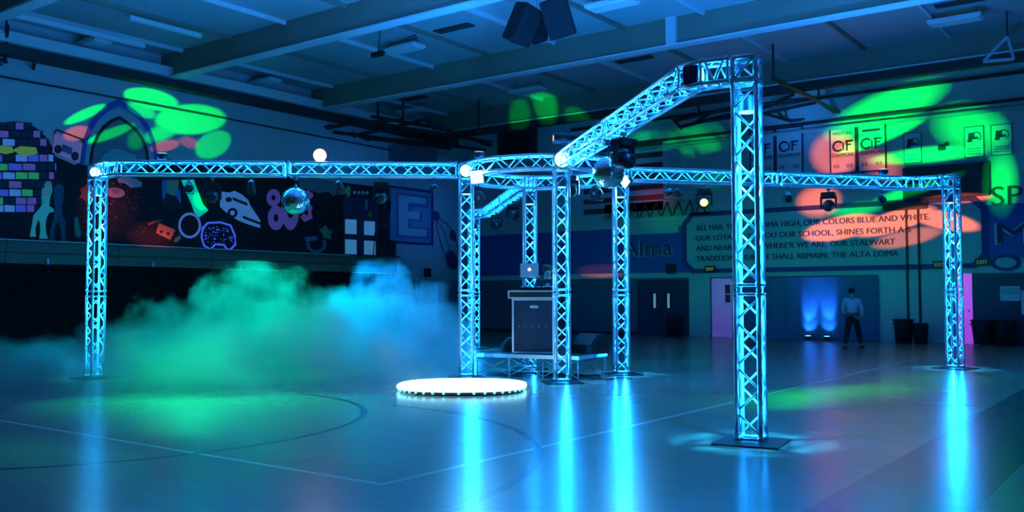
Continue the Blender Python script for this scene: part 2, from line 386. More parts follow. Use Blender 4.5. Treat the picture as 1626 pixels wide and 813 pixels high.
RC_ = cp(0.64, 18.02); RR = 1.53
def colp(i): return cp(COLS[i][0], COLS[i][1])
ARMS = [  # ring column, bend (cam), outer column, label
    (4, (2.0, 10.02), 0, 'truss beam rising overhead from the ring to the nearest column', 0),
    (6, (-7.5, 17.15), 1, 'truss beam running left from the ring, carrying the mirror ball and warm lamp', 1),
    (5, (8.75, 19.85), 2, 'truss beam running right from the ring across the banners', 0),
    (7, (-0.72, 26.5), 3, 'truss beam running back from the ring to the farthest column', 1)]
ARMLINE = {}
for ri, bend, oi, label, ph in ARMS:
    a = colp(ri); a.z = ZT; b = cp(*bend, ZT); c = colp(oi); c.z = ZT
    d = (b-a).normalized(); a0 = a + d*0.17; ARMLINE[oi] = (a0, b)
    t = thing('truss_beam', ((a0+b)/2).xy.to_3d()+Vector((0, 0, ZT-TW)), 0, label, 'truss beam')
    mid = a0 + (b-a0)*0.5
    b1 = b - d*0.10; e = (c-b).normalized(); b2 = b + e*0.10; c2 = c - e*(TW+CR+0.01)
    for p, q in ((a0, mid-d*0.03), (mid+d*0.03, b1)):
        P, L = straight(p, q); section(t, P, L, phase=ph)
    P, L = straight(b2, c2); section(t, P, L, 'corner_section', pitch=0.22)
    el = MB()
    for i in (-1, 1):
        for j in (-1, 1):
            s1 = d.cross(Vector((0, 0, 1))).normalized(); s2 = e.cross(Vector((0, 0, 1))).normalized()
            el.path([b1+s1*i*TW+Vector((0, 0, j*TW)), b2+s2*i*TW+Vector((0, 0, j*TW))], CR, 10)
    el.build('elbow', 'alu', t, smooth=True)
    # added strips: far lower chord shining up and inwards, far upper chord shining down and inwards
    side = d.cross(Vector((0, 0, 1))).normalized(); mp = (a0+b)/2 - EYE
    if side.dot(Vector((mp.x, mp.y, 0))) < 0: side = -side
    for j in (-1, 1):
        v = (side + Vector((0, 0, j)))*TW; inn = -v.normalized()
        strip(t, a0+d*0.1+v+inn*(CR+0.008), b1+v+inn*(CR+0.008), inn, watts=K_STRIP*(0.5 if j < 0 else 0.32))
    v2 = e.cross(Vector((0, 0, 1))).normalized()
    if v2.dot(Vector((mp.x, mp.y, 0))) < 0: v2 = -v2
    v = (v2+Vector((0, 0, -1)))*TW; inn = -v.normalized()
    strip(t, b2+v+inn*(CR+0.008), c2+v+inn*(CR+0.008), inn, watts=K_STRIP)

# ring of four arc sections
rt = thing('truss_ring', RC_+Vector((0, 0, ZT-TW)), 0, 'round truss ring carried by four columns above the equipment rack', 'truss ring')
angs = sorted(math.atan2((colp(i)-RC_).y, (colp(i)-RC_).x) for i in (4, 5, 6, 7))
for k in range(4):
    a0 = angs[k]; a1 = angs[(k+1) % 4]
    if a1 < a0: a1 += 2*PI
    g = 0.02; a0 += g; a1 -= g; L = (a1-a0)*RR
    P = lambda s, i, j, a0=a0: RC_ + Vector(((RR+i)*math.cos(a0+s/RR), (RR+i)*math.sin(a0+s/RR), ZT+j))
    section(rt, P, L, 'arc_section', phase=k)
    for u in (0.12, 0.5, 0.88):
        p = P(L*u, 0, -TW+0.03); q = P(L*u+0.5 if u < 0.8 else L*u-0.5, 0, -TW+0.03)
        strip(rt, P(max(0.05, L*u-0.3), 0.06, -TW+0.035), P(min(L-0.05, L*u+0.3), 0.06, -TW+0.035), (0, 0, 1), watts=K_STRIP*0.6)
# junction blocks of the ring on its columns
for i in (4, 5, 6, 7):
    B = colp(i); ang = YAW+math.radians(7); ex = Vector((math.cos(ang), math.sin(ang), 0)); ey = Vector((-ex.y, ex.x, 0)); ez = Vector((0, 0, 1))
    jb = MB(); cs = [(-1, -1), (1, -1), (1, 1), (-1, 1)]
    for k in range(4):
        a, b = cs[k], cs[(k+1) % 4]
        for z in (ZT-TW, ZT+TW): jb.tube(B+ex*a[0]*TW+ey*a[1]*TW+ez*z, B+ex*b[0]*TW+ey*b[1]*TW+ez*z, CR, 10)
        jb.tube(B+ex*a[0]*TW+ey*a[1]*TW+ez*(ZT-TW-0.02), B+ex*a[0]*TW+ey*a[1]*TW+ez*(ZT+TW), CR, 10)
    jb.build('junction_block', 'alu', rt, smooth=True)

# ================================================================== LIGHT FIXTURES
def on_arm(oi, px, dz=0.0):
    """point of an arm's centre line seen at image column px"""
    a, b = ARMLINE[oi]; best = None
    for k in range(401):
        p = a+(b-a)*k/400; l = CAMROT.inverted() @ (p-EYE); x = IW/2+FPX*l.x/-l.z
        if best is None or abs(x-px) < best[0]: best = (abs(x-px), p)
    return best[1]+Vector((0, 0, dz))
HEADS = []
def moving_head(P, aimdir, label, lens='lensdark', sc=1.0, pan=None):
    """a hung moving-head projector; P is the clamp point under the truss"""
    d = Vector(aimdir).normalized(); yaw = math.atan2(d.y, d.x)
    t = thing('moving_head_light', P, yaw, label, 'stage light')
    B = Matrix.Identity(4); W = WM[t]
    def w(x, y, z): return W @ Vector((x*sc, y*sc, z*sc))
    R = W.to_3x3()
    MB().tube(w(0, 0, 0.02), w(0, 0, -0.08), 0.02*sc).box(w(0, 0, -0.01), (0.05*sc, 0.07*sc, 0.06*sc), R).build('clamp', 'chrome', t)
    MB().box(w(0, 0, -0.13), (0.24*sc, 0.28*sc, 0.10*sc), R).build('base_box', 'blackgloss', t, bevel=0.012*sc)
    MB().box(w(0, -0.15, -0.29), (0.09*sc, 0.035*sc, 0.26*sc), R).box(w(0, 0.15, -0.29), (0.09*sc, 0.035*sc, 0.26*sc), R).box(w(0, 0, -0.195), (0.09*sc, 0.33*sc, 0.03*sc), R).build('yoke', 'black', t, bevel=0.008*sc)
    c = w(0, 0, -0.36); Bm = basis(d)
    Mx = Matrix.Translation(c) @ Bm.to_4x4()
    prof = [(0.05, -0.17), (0.09, -0.15), (0.115, -0.06), (0.12, 0.06), (0.10, 0.13), (0.09, 0.17), (0.082, 0.175)]
    hd = MB().lathe([(r*sc, z*sc) for r, z in prof], 20, Mx).build('head', 'blackgloss', t, smooth=True)
    MB().lathe([(0.078*sc, 0.176*sc), (0.07*sc, 0.188*sc), (0.03*sc, 0.195*sc)], 20, Mx).build('lens', lens, hd, smooth=True)
    lp = c + d*0.22*sc
    HEADS.append((t, lp, d)); return t
LWX = LW+0.05
tg = lambda px, py: at(px, py, 'x', LWX)
tb = lambda px, py: at(px, py, 'y', BW-0.02)
def hang(oi, px, target, label, lens='lensdark', sc=1.0, off=0.0):
    P = on_arm(oi, px); P.z = ZT-TW-CR-0.02
    return moving_head(P, (Vector(target)-(P+Vector((0, 0, -0.36)))), label, lens, sc)
h1 = hang(1, 338, tg(290, 190), 'moving-head light under the left beam, nearer to the leftmost column')
h2 = hang(1, 606, tg(610, 120), 'moving-head light under the left beam, nearer to the ring')
h3 = hang(0, 990, tg(240, 160), 'large moving-head light under the overhead beam beside the second mirror ball', sc=1.05)
h4 = hang(2, 1117, EYE+Vector((0, 0, 0.4)), 'moving-head light with glowing amber lens, under the right beam', 'glowyellow', 1.0)
h5 = hang(2, 1315, tb(1420, 200), 'tilted moving-head light under the right beam, right of the nearest column', 'lensdark', 1.0)
h6 = hang(3, 788, tb(860, 180), 'moving-head light under the far beam, nearer to the farthest column', 'lensdark', 0.95)
h7 = hang(3, 815, tb(980, 430), 'moving-head light under the far beam, nearer to the ring', 'lensdark', 0.95)
# one under the ring front, one on top of the ring
Pn = cp(1.07, 16.75, ZT-TW-CR-0.0)
h8 = moving_head(Pn, tb(1085, 210)-Pn, 'dark moving-head light under the ring, right beside the front ring column', 'lensdark', 1.0)
MB().box(h4.matrix_world @ Vector((0.06, 0.0, -0.36)), (0.001, 0.001, 0.001))
# horizontal can light lying on the ring, aimed left
def can_light(P, d, label, lens, L=0.55, r=0.10):
    d = Vector(d).normalized(); t = thing('can_light', P, 0, label, 'stage light')
    Mx = Matrix.Translation(Vector(P)) @ basis(d).to_4x4()
    MB().lathe([(r*0.5, -L/2), (r*0.8, -L/2+0.03), (r*0.85, 0), (r, 0.02), (r, L/2), (r*0.9, L/2), (r*0.88, L/2-0.02)], 20, Mx).build('housing', 'black', t, smooth=True)
    MB().lathe([(r*0.87, L/2-0.03), (r*0.6, L/2-0.012), (r*0.1, L/2-0.005)], 20, Mx).build('lens', lens, t, smooth=True)
    s = d.cross(Vector((0, 0, 1))).normalized(); P = Vector(P)
    MB().path([P+s*(r+0.01), P+s*(r+0.012)-Vector((0, 0, r+0.06)), P-s*(r+0.012)-Vector((0, 0, r+0.06)), P-s*(r+0.01)], 0.01).build('yoke', 'blackmetal', t)
    return t
t = can_light(cp(1.05, 16.5, ZT+0.43), cp(-1, -0.12, 0)-cp(0, 0, 0), 'long black can light lying above the ring with an orange glowing end', mat('orange_lens_glow', (1, .5, .2), 0.3, emit=(1, 0.45, 0.15), es=4), 0.62, 0.10)
MB().tube(cp(1.05, 16.5, ZT+0.10), cp(1.05, 16.5, ZT+0.28), 0.015).build('post', 'blackmetal', t)
for (x, y, z, lb) in ((1.66, 18.0, 3.60, 'small blue-lit par can under the ring, left of its right column'), (-0.68, 18.8, 3.60, 'small blue-lit par can hanging right of the left ring column')):
    P = cp(x, y, z); t = can_light(P, (EYE-P)+Vector((0, 0, -9)), lb, 'lensdark', 0.24, 0.12)
    MB().tube(P+Vector((0, 0, 0.06)), P+Vector((0, 0, 0.27)), 0.012).build('hanger', 'blackmetal', t)

# square LED blinder panels on the ring
def blinder(P, face, roll, label, size=0.26):
    face = Vector(face).normalized(); B = basis(face) @ Matrix.Rotation(roll, 3, 'Z'); P = Vector(P)
    t = thing('led_panel_light', P, 0, label, 'stage light')
    MB().box(P - B.col[2]*0.03, (size, size, 0.06), B).build('housing', 'black', t)
    MB().box(P + B.col[2]*0.006, (size*0.92, size*0.92, 0.012), B).build('panel', 'glowwhite', t)
    light('AREA', 'panel_light', P+B.col[2]*0.02, P+B.col[2]*2, 60, (0.15, 0.6, 1), t, shape='SQUARE', size=size*0.9)
    return t
P = at(757, 281, 'y', colp(6).y-0.35); blinder(P, (EYE-P)+Vector((-3, 0, -3)), 0.08, 'bright white square LED panel on the ring above its left column')
P = at(991, 286, 'y', colp(5).y-0.3); blinder(P, (EYE-P)+Vector((-16, -2, -6)), 0.5, 'slanted bright white LED panel on the ring above its right column', 0.27)
# naked bright lamps
def lamp(P, r, m, label, energy, colr, name='par_lamp', face=None):
    P = Vector(P); t = thing(name, P, 0, label, 'stage light')
    d = ((EYE-P) if face is None else Vector(face)).normalized(); Mx = Matrix.Translation(P) @ basis(d).to_4x4()
    MB().lathe([(r*0.45, -r*1.8), (r*0.9, -r*1.4), (r*1.05, 0), (r*1.1, 0.01)], 20, Mx).build('housing', 'black', t, smooth=True)
    MB().lathe([(r, 0.0), (r*0.8, r*0.35), (r*0.4, r*0.5), (r*0.05, r*0.55)], 20, Mx).build('lens', m, t, smooth=True)
    light('SPOT', 'lamp_light', P+d*(r*0.8), P+d*3, energy, colr, t, spot_size=math.radians(150), spot_blend=0.9, shadow_soft_size=r)
    return t
P = at(740, 271, 'y', colp(6).y-0.36); lamp(P, 0.12, 'glowwhite', 'glaring round cyan lamp on the ring at its left column', 120, (0.05, 0.55, 1))
P = at(893, 253, 'y', colp(4).y-0.38); lamp(P, 0.145, 'glowwhite', 'glaring round cyan lamp on the ring at its front column', 220, (0.05, 0.55, 1))
p = on_arm(1, 508); lamp(p+Vector((0, 0, TW+CR+0.13)), 0.13, 'glowwarm', 'warm white glaring lamp standing on the left beam', 45, (1, 0.7, 0.4))
p = colp(1); p.z = ZT; lamp(p+(EYE-p).normalized()*0.3+Vector((-0.1, 0, 0)), 0.10, 'glowwhite', 'cyan lamp glaring at the corner of the leftmost column', 60, (0.1, 0.6, 1))
# black par box inside the near elbow
p = cp(2.0, 10.02, ZT); t = thing('led_par_box', p, YAW-0.5, 'dark blue light box inside the elbow of the overhead beam', 'stage light')
MB().box(p, (0.17, 0.2, 0.2), Matrix.Rotation(YAW-0.5, 3, 'Z')).build('housing', mat('dark_blue_housing', (0.02, 0.03, 0.12), 0.4), t, bevel=0.01)
MB().lathe([(0.08, 0.09), (0.075, 0.105)], 18, Matrix.Translation(p) @ Matrix.Rotation(YAW-0.5, 4, 'Z') @ Matrix.Rotation(PI/2, 4, 'Y')).build('lens', 'glowcyan', t)
# small red / green indicator lamps on the heads
for h, m, off in ((h3, 'greendot', (-0.0, -0.172, -0.33)),):
    W = WM[h]; MB().ball(EYE+(W @ Vector(off)-EYE)*0.985, 0.008, 8, 6).build('indicator', m, h)

# ------------------------------------------------------------------ mirror balls
def mirror_ball(C, r, hook, label):
    C = Vector(C); t = thing('mirror_ball', C-Vector((0, 0, r)), 0, label, 'mirror ball')
    rows = 26; mb = MB()
    for i in range(rows):
        a0, a1 = PI*i/rows, PI*(i+1)/rows; am = (a0+a1)/2; k = max(4, int(2*rows*math.sin(am)))
        for j in range(k):
            b0, b1 = 2*PI*j/k, 2*PI*(j+0.94)/k; a1b = a0+(a1-a0)*0.94
            q = [C+Vector((math.sin(a)*math.cos(b), math.sin(a)*math.sin(b), math.cos(a)))*r for a, b in ((a0, b0), (a1b, b0), (a1b, b1), (a0, b1))]
            n_ = (sum(q, Vector())/4-C).normalized()
            jt = Vector((random.uniform(-1, 1), random.uniform(-1, 1), random.uniform(-1, 1)))*0.0016
            mb.add([v+jt*(1 if x % 2 else -1) for x, v in enumerate(q)], [(0, 1, 2, 3)])
    MB().ball(C, r*0.985, 32, 20).build('core', 'black', t, smooth=True)
    mb.build('mirror_tiles', 'chrome', t)
    MB().tube(C+Vector((0, 0, r*0.98)), C+Vector((0, 0, r+0.05)), 0.03).build('cap', 'chrome', t)
    MB().tube(C+Vector((0, 0, r+0.05)), Vector(hook), 0.008).box(Vector(hook)-Vector((0, 0, 0.02)), (0.07, 0.07, 0.09)).build('motor_hanger', 'blackmetal', t)
p = on_arm(1, 470); mirror_ball(p+Vector((0, 0, -TW-0.55+0.07)), 0.265, p+Vector((0, 0, -TW-CR)), 'mirror ball hanging under the left beam in front of the mural')
p = on_arm(0, 966); mirror_ball(Vector((p.x, p.y, 3.36)), 0.235, p+Vector((0, 0, -TW-CR)), 'dim mirror ball hanging under the overhead beam by the ring')

# ================================================================== PATTERN PROJECTORS (real spot lights with a cut pattern)
def gobo(src, aim, ellipses, color, energy, cone=60, soft=0.02, rect=False):
    """ellipses: (centre, tip of first axis, tip of second axis, brightness, edge) as world points on the lit surface"""
    o = light('SPOT', 'pattern_projector_light', src, aim, energy, color, None, spot_size=math.radians(cone), spot_blend=0.1, shadow_soft_size=soft)
    Mi = o.matrix_world.inverted(); d = o.data; d.use_nodes = True; nt = d.node_tree; L = nt.links
    em = next(x for x in nt.nodes if x.type == 'EMISSION')
    tc = nt.nodes.new('ShaderNodeTexCoord'); sp = nt.nodes.new('ShaderNodeSeparateXYZ'); L.new(tc.outputs['Normal'], sp.inputs[0])
    def mth(op, a, b=None, c=None, clamp=False):
        n_ = nt.nodes.new('ShaderNodeMath'); n_.operation = op; n_.use_clamp = clamp
        for i, v in enumerate((a, b, c)):
            if v is None: continue
            if isinstance(v, (int, float)): n_.inputs[i].default_value = v
            else: L.new(v, n_.inputs[i])
        return n_.outputs[0]
    px = mth('MULTIPLY', mth('DIVIDE', sp.outputs[0], sp.outputs[2]), -1); py = mth('MULTIPLY', mth('DIVIDE', sp.outputs[1], sp.outputs[2]), -1)
    total = None
    def loc(p): q = Mi @ Vector(p); return Vector((q.x/-q.z, q.y/-q.z))
    for c, a, b, br, edge in ellipses:
        c, a, b = loc(c), loc(a), loc(b); u = a-c; v = b-c; det = u.x*v.y-u.y*v.x
        if abs(det) < 1e-9: continue
        dx = mth('SUBTRACT', px, c.x); dy = mth('SUBTRACT', py, c.y)
        s = mth('ADD', mth('MULTIPLY', dx, v.y/det), mth('MULTIPLY', dy, -v.x/det))
        t = mth('ADD', mth('MULTIPLY', dx, -u.y/det), mth('MULTIPLY', dy, u.x/det))
        rr = mth('MAXIMUM', mth('ABSOLUTE', s), mth('ABSOLUTE', t)) if rect else mth('SQRT', mth('ADD', mth('MULTIPLY', s, s), mth('MULTIPLY', t, t)))
        f = mth('MULTIPLY', mth('DIVIDE', mth('SUBTRACT', 1.0, rr), edge, clamp=True), br)
        total = f if total is None else mth('MAXIMUM', total, f)
    L.new(total, em.inputs['Strength'])
    em.inputs['Color'].default_value = (1, 1, 1, 1)
    return o
def E2(f, cx, cy, ax, ay, bx, by, br=1, edge=0.25): return (f(cx, cy), f(cx+ax, cy+ay), f(cx+bx, cy+by), br, edge)
def head_src(h): return next(x[1] for x in HEADS if x[0] == h)
# green + red petals on the left wall
gobo(head_src(h1), tg(240, 230), [E2(tg, 240, 158, 46, 10, -4, 17, 1, 0.15), E2(tg, 225, 176, 26, 10, -4, 10, 0.7, 0.3), E2(tg, 302, 190, 60, -4, 6, 25, 1, 0.15), E2(tg, 255, 212, 30, -10, 4, 14, 0.7, 0.4), E2(tg, 338, 230, 30, -14, 8, 20, 0.6, 0.2),
     E2(tg, 135, 182, 36, -16, 3, 8, 0.7, 0.2), E2(tg, 175, 212, 42, -16, 4, 8, 0.8, 0.3), E2(tg, 215, 222, 16, -6, 4, 18, 0.35, 0.5), E2(tg, 318, 320, 10, 14, -9, 8, 0.5)], (0.0, 1.0, 0.03), 5200*K_GREEN, 80)
gobo(head_src(h1)+Vector((0, 0, 0.02)), tg(240, 260), [E2(tg, 122, 212, 24, -6, 3, 12, 0.5), E2(tg, 262, 232, 26, -6, 3, 9, 0.5), E2(tg, 300, 226, 16, 5, -3, 9, 0.35), E2(tg, 240, 375, 48, 4, 0, 26, 0.8, 0.8), E2(tg, 170, 330, 55, 0, 0, 60, 0.45, 0.9)], (1.0, 0.16, 0.06), 3000*K_GREEN, 90)
# green + salmon on the back wall
gobo(head_src(h5), tb(1440, 240), [E2(tb, 1405, 175, 110, -45, 8, 32, 0.75, 0.5), E2(tb, 1400, 214, 80, -34, 8, 12, 1, 0.6), E2(tb, 1540, 205, 70, 12, -5, 45, 0.55, 0.7), E2(tb, 1480, 245, 110, -12, 6, 14, 1, 0.7), E2(tb, 1590, 290, 30, 0, 0, 60, 0.5, 0.7),
     E2(tb, 1455, 300, 90, -30, 6, 10, 0.5, 0.6), E2(tb, 1360, 332, 50, -8, 5, 12, 0.35, 0.6)], (0.0, 1.0, 0.06), 9000*K_GREEN, 90)
gobo(head_src(h5)+Vector((0, 0, 0.02)), tb(1420, 300), [E2(tb, 1325, 245, 38, 18, -20, 34, 0.5, 0.35), E2(tb, 1400, 262, 38, 18, -12, 22, 0.35, 0.8), E2(tb, 1300, 320, 38, 6, -12, 28, 0.7, 0.4), E2(tb, 1335, 362, 66, -16, 10, 18, 1, 0.2), E2(tb, 1420, 352, 70, -22, 8, 16, 0.9, 0.2),
     E2(tb, 1500, 350, 62, 12, -2, 16, 0.8, 0.25), E2(tb, 1440, 378, 62, -14, 5, 14, 0.4, 0.3), E2(tb, 1520, 315, 60, -4, 3, 9, 0.6, 0.3)], (1.0, 0.17, 0.07), 6500*K_GREEN, 90)
gobo(head_src(h8), tb(1080, 220), [E2(tb, 1050, 212, 55, -6, 6, 28, 0.8, 0.4), E2(tb, 1115, 225, 42, -10, 8, 34, 0.7, 0.4), E2(tb, 1010, 240, 34, 5, -3, 28, 0.25, 0.7), E2(tb, 1130, 280, 55, 0, 5, 26, 0.3, 0.9), E2(tb, 1060, 350, 50, 0, 0, 25, 0.18, 0.9)], (0.0, 1.0, 0.05), 4200*K_GREEN, 80)
gobo(head_src(h8)+Vector((0, 0, 0.02)), tb(960, 430), [E2(tb, 955, 430, 42, 0, 0, 12, 0.9, 0.3), E2(tb, 1040, 315, 40, 0, 0, 22, 0.3, 0.8)], (1.0, 0.15, 0.08), 3500*K_GREEN, 80)
tcz = lambda px, py: at(px, py, 'z', DECK-0.02)
gobo(head_src(h6), tcz(850, 170), [E2(tcz, 828, 172, 22, 2, -2, 18, 0.6, 0.4), E2(tcz, 868, 160, 30, 14, 10, -10, 1, 0.4), E2(tcz, 940, 166, 42, 6, 5, -8, 0.7, 0.5)], (0, 1, 0.05), 2500*K_GREEN, 120)
def can_on(oi, px, target, label, r_=0.075, L_=0.26):  # can lights added under the beams as sources for wall, floor and fog light
    P = on_arm(oi, px); P.z = ZT-TW-CR-0.19; d_ = (Vector(target)-P).normalized()
    t = can_light(P, d_, label, 'lensdark', L_, r_)
    MB().tube(P+Vector((0, 0, 0.02)), P+Vector((0, 0, 0.19)), 0.012).build('hanger', 'blackmetal', t)
    return P+d_*(L_/2+0.03)
fl = lambda px, py: at(px, py, 'z', 0.0)
c1 = can_on(1, 690, tg(672, 345), 'added black can light under the left beam, closest to the ring')
gobo(c1, tg(660, 340), [E2(tg, 672, 345, 95, 0, 0, 105, 1, 0.9), E2(tg, 560, 250, 120, 0, 0, 90, 0.4, 0.9)], (0.015, 0.20, 1.0), 6500, 90)
c2 = can_on(2, 1060, tb(1270, 200), 'added black can light under the right beam, nearest to the ring')
gobo(c2, tb(1270, 200), [E2(tb, 1270, 185, 95, -10, 0, 75, 1, 0.9), E2(tb, 960, 260, 120, 0, 0, 90, 0.6, 0.9)], (0.02, 0.25, 1.0), 5500, 120)
gobo(c2+Vector((0, 0, -0.02)), tb(1270, 300), [E2(tb, 1200, 420, 560, 0, 0, 120, 1.0, 0.6)], (0.0, 1.0, 0.50), 1000, 140)
# green patches on the floor
c3 = can_on(2, 1250, fl(1350, 620), 'added black can light under the right beam, just right of the nearest column')
gobo(c3, fl(1300, 610), [E2(fl, 1350, 622, 160, -10, 10, 24, 0.9, 0.8), E2(fl, 1120, 568, 130, 0, 0, 16, 0.6, 0.9), E2(fl, 1500, 600, 120, 0, 0, 22, 0.35, 0.9), E2(fl, 880, 650, 230, 0, 0, 55, 0.12, 0.9)], (0, 1, 0.10), 2600, 160)
gobo(c3+Vector((0, 0, -0.02)), fl(1360, 660), [E2(fl, 1350, 662, 55, 14, -10, 12, 0.8, 0.8), E2(fl, 1460, 745, 60, 0, 0, 8, 0.4, 0.9)], (1, 0.22, 0.12), 500, 160)
c4 = can_on(1, 300, fl(300, 680), 'added black can light under the left beam, between the leftmost column and first moving head')
gobo(c4, fl(300, 690), [E2(fl, 330, 636, 420, 0, 0, 66, 1.0, 0.8), E2(fl, 20, 720, 200, 0, 0, 80, 0.45, 0.9), E2(fl, 560, 720, 180, 0, 0, 70, 0.3, 0.9)], (0, 1, 0.36), 3400, 165, 0.15)
c5 = can_on(1, 400, cp(-5.2, 19.6, 0.3), 'added black can light under the left beam, left of the mirror ball')
c6 = can_on(1, 540, cp(-2.2, 19.6, 0.4), 'added black can light under the left beam, right of the warm lamp')

# ------------------------------------------------------------------ broad room fill from wash lamps added on top of the truss
for (x, y, z, e, tx, ty, tz) in ((-0.61, 17.14, 4.245, 1.0, -10, 22, 9), (1.96, 17.26, 4.245, 1.0, 2, 6, 9), (-6.6, 17.23, 4.245, 0.5, -9, 20, 9), (8.0, 19.66, 4.245, 0.55, 6, 22, 9)):
    P = cp(x, y, z)
    t = thing('added_wash_light', P-Vector((0, 0, 0.14)), 0, {0: 'x'}.get(1, 'added up-facing wash light on top of the truss'), 'stage light', 'added wash lights on top of the truss')
    MB().lathe([(0.05, -0.13), (0.09, -0.10), (0.10, 0.0)], 18, Matrix.Translation(P)).build('housing', 'black', t, smooth=True)
    MB().lathe([(0.09, 0.0), (0.085, 0.008)], 18, Matrix.Translation(P)).build('lens', 'glowcyan', t)
    light('SPOT', 'added_wash_lamp', P+Vector((0, 0, 0.05)), P+Vector((0, 0, 3)), K_WASH*e, (0.015, 0.24, 1.0), t, spot_size=math.radians(172), spot_blend=1.0, shadow_soft_size=0.09)
    t['label'] = {-0.61: 'added up-facing wash light on the ring beside its left column', 1.96: 'added up-facing wash light on the ring beside its right column', -6.6: 'added up-facing wash light on the left beam by the leftmost column', 8.0: 'added up-facing wash light on the right beam by the rightmost column'}[x]; del t['group']

# ================================================================== GLOWING ROUND PLATFORM
pc = cp(-0.83, 15.3)
t = thing('glowing_platform', pc, YAW, 'low round white glowing LED platform on the floor in front of the ring', 'platform')
def oval(r, z, k=40, e=2.5):
    out = []
    for i in range(k):
        a = 2*PI*i/k; c, s = math.cos(a), math.sin(a)
        out.append(WM[t] @ Vector((math.copysign(abs(c)**(2/e), c)*r, math.copysign(abs(s)**(2/e), s)*r, z)))
    return out
MB().prism(oval(1.02, 0.02), (0, 0, 0.045)).build('base_ring', 'black', t)
MB().prism(oval(1.07, 0.065), (0, 0, 0.03)).build('deck', mat('lit_acrylic_deck', (0.7, 0.95, 1), 0.3, emit=(0.45, 0.92, 1.0), es=3.2), t)
pods = MB()
gm_ = mat('edge_led_glow', (0.3, 0.9, 1), 0.4, emit=(0.05, 0.65, 1.0), es=3.0)
for q in oval(1.04, 0.045, 40): MB().ball(q, 0.02, 8, 6).build('edge_lamp', gm_, t)
for q in oval(0.9, 0.0, 8): MB().tube(q, q+Vector((0, 0, 0.03)), 0.03).build('foot', 'black', t)
# ================================================================== STAGE, RACK, LAPTOP, SPEAKERS
P0 = cp(-0.72, 17.95); a1 = cp(0.883, -0.469); a2 = cp(0.469, 0.883); DZ = 0.44
sr = math.atan2(a1.y, a1.x)
def st(u, v, z=0): return P0+a1*u+a2*v+Vector((0, 0, z))
R3 = Matrix.Rotation(sr, 3, 'Z')
t = thing('stage_platform', st(1.1, 0.65), sr, 'low folding stage platform with silver edge and cross-braced legs under the rack', 'stage')
MB().box(st(1.1, 0.675, DZ-0.02), (2.2, 1.32, 0.04), R3).build('deck', 'black', t)
MB().box(st(1.1, 0.0, DZ-0.035), (2.22, 0.03, 0.07), R3).box(st(1.1, 1.35, DZ-0.035), (2.22, 0.03, 0.07), R3).box(st(0, 0.675, DZ-0.035), (0.03, 1.35, 0.07), R3).box(st(2.2, 0.675, DZ-0.035), (0.03, 1.35, 0.07), R3).build('edge_trim', 'alu', t)
for u in (0.03, 0.74, 1.45, 2.17):
    for v in (0.03, 1.32): MB().tube(st(u, v, 0), st(u, v, DZ-0.06), 0.014).build('leg', 'alu', t, smooth=True)
for v in (0.03, 1.32):
    for u in (0.03, 0.74, 1.45):
        MB().tube(st(u, v, 0.04), st(u+0.71, v, DZ-0.08), 0.009, 6).build('cross_brace', 'alu', t, smooth=True)
        MB().tube(st(u, v, DZ-0.08), st(u+0.71, v, 0.04), 0.009, 6).build('cross_brace', 'alu', t, smooth=True)
# rack with dark front panel
ra = YAW-math.radians(6); rc = cp(0.43, 17.95); RR3 = Matrix.Rotation(ra, 3, 'Z')
rx = Vector((math.cos(ra), math.sin(ra), 0)); ry = Vector((-rx.y, rx.x, 0))
t = thing('equipment_rack', rc+Vector((0, 0, DZ)), ra, 'tall dark equipment rack with silver edges standing on the stage', 'equipment rack')
def rk(x, y, z): return rc+rx*x+ry*y+Vector((0, 0, DZ+z))
MB().box(rk(0, 0, 0.525), (0.76, 0.5, 1.03), RR3).build('front_panel', mat('blue_black_rack_panel', (0.012, 0.022, 0.05), 0.5), t)
fr = MB()
for x in (-0.39, 0.39):
    for y in (-0.26, 0.26): fr.box(rk(x, y, 0.53), (0.035, 0.035, 1.06), RR3)
for z in (0.02, 1.04):
    for y in (-0.26, 0.26): fr.box(rk(0, y, z), (0.80, 0.035, 0.035), RR3)
    for x in (-0.39, 0.39): fr.box(rk(x, 0, z), (0.035, 0.52, 0.035), RR3)
fr.build('edge_frame', 'alu', t)
MB().box(rk(0.02, -0.254, 0.90), (0.16, 0.01, 0.05), RR3).build('badge', 'alu', t)
sc_ = MB()
for k in range(5): sc_.ball(rk(-0.28+k*0.13, -0.256, 0.53), 0.009, 8, 6)
sc_.build('screws', 'chrome', t)
t = thing('mixer_case', rk(-0.02, -0.02, 1.075), ra, 'flat silver-edged mixer case lying on top of the rack', 'case')
def mk(x, y, z): return rk(x, y, 1.062+z)
MB().box(mk(0.0, 0, 0.075), (0.92, 0.54, 0.13), RR3).build('body', 'black', t)
fr = MB()
for z in (0.01, 0.14):
    for y in (-0.28, 0.28): fr.box(mk(0, y, z), (0.96, 0.03, 0.03), RR3)
for x in (-0.47, 0.47):
    for y in (-0.28, 0.28): fr.box(mk(x, y, 0.075), (0.03, 0.03, 0.15), RR3)
fr.build('edge_frame', 'alu', t)
MB().box(mk(-0.39, -0.285, 0.075), (0.09, 0.02, 0.09), RR3).build('latch', 'chrome', t)
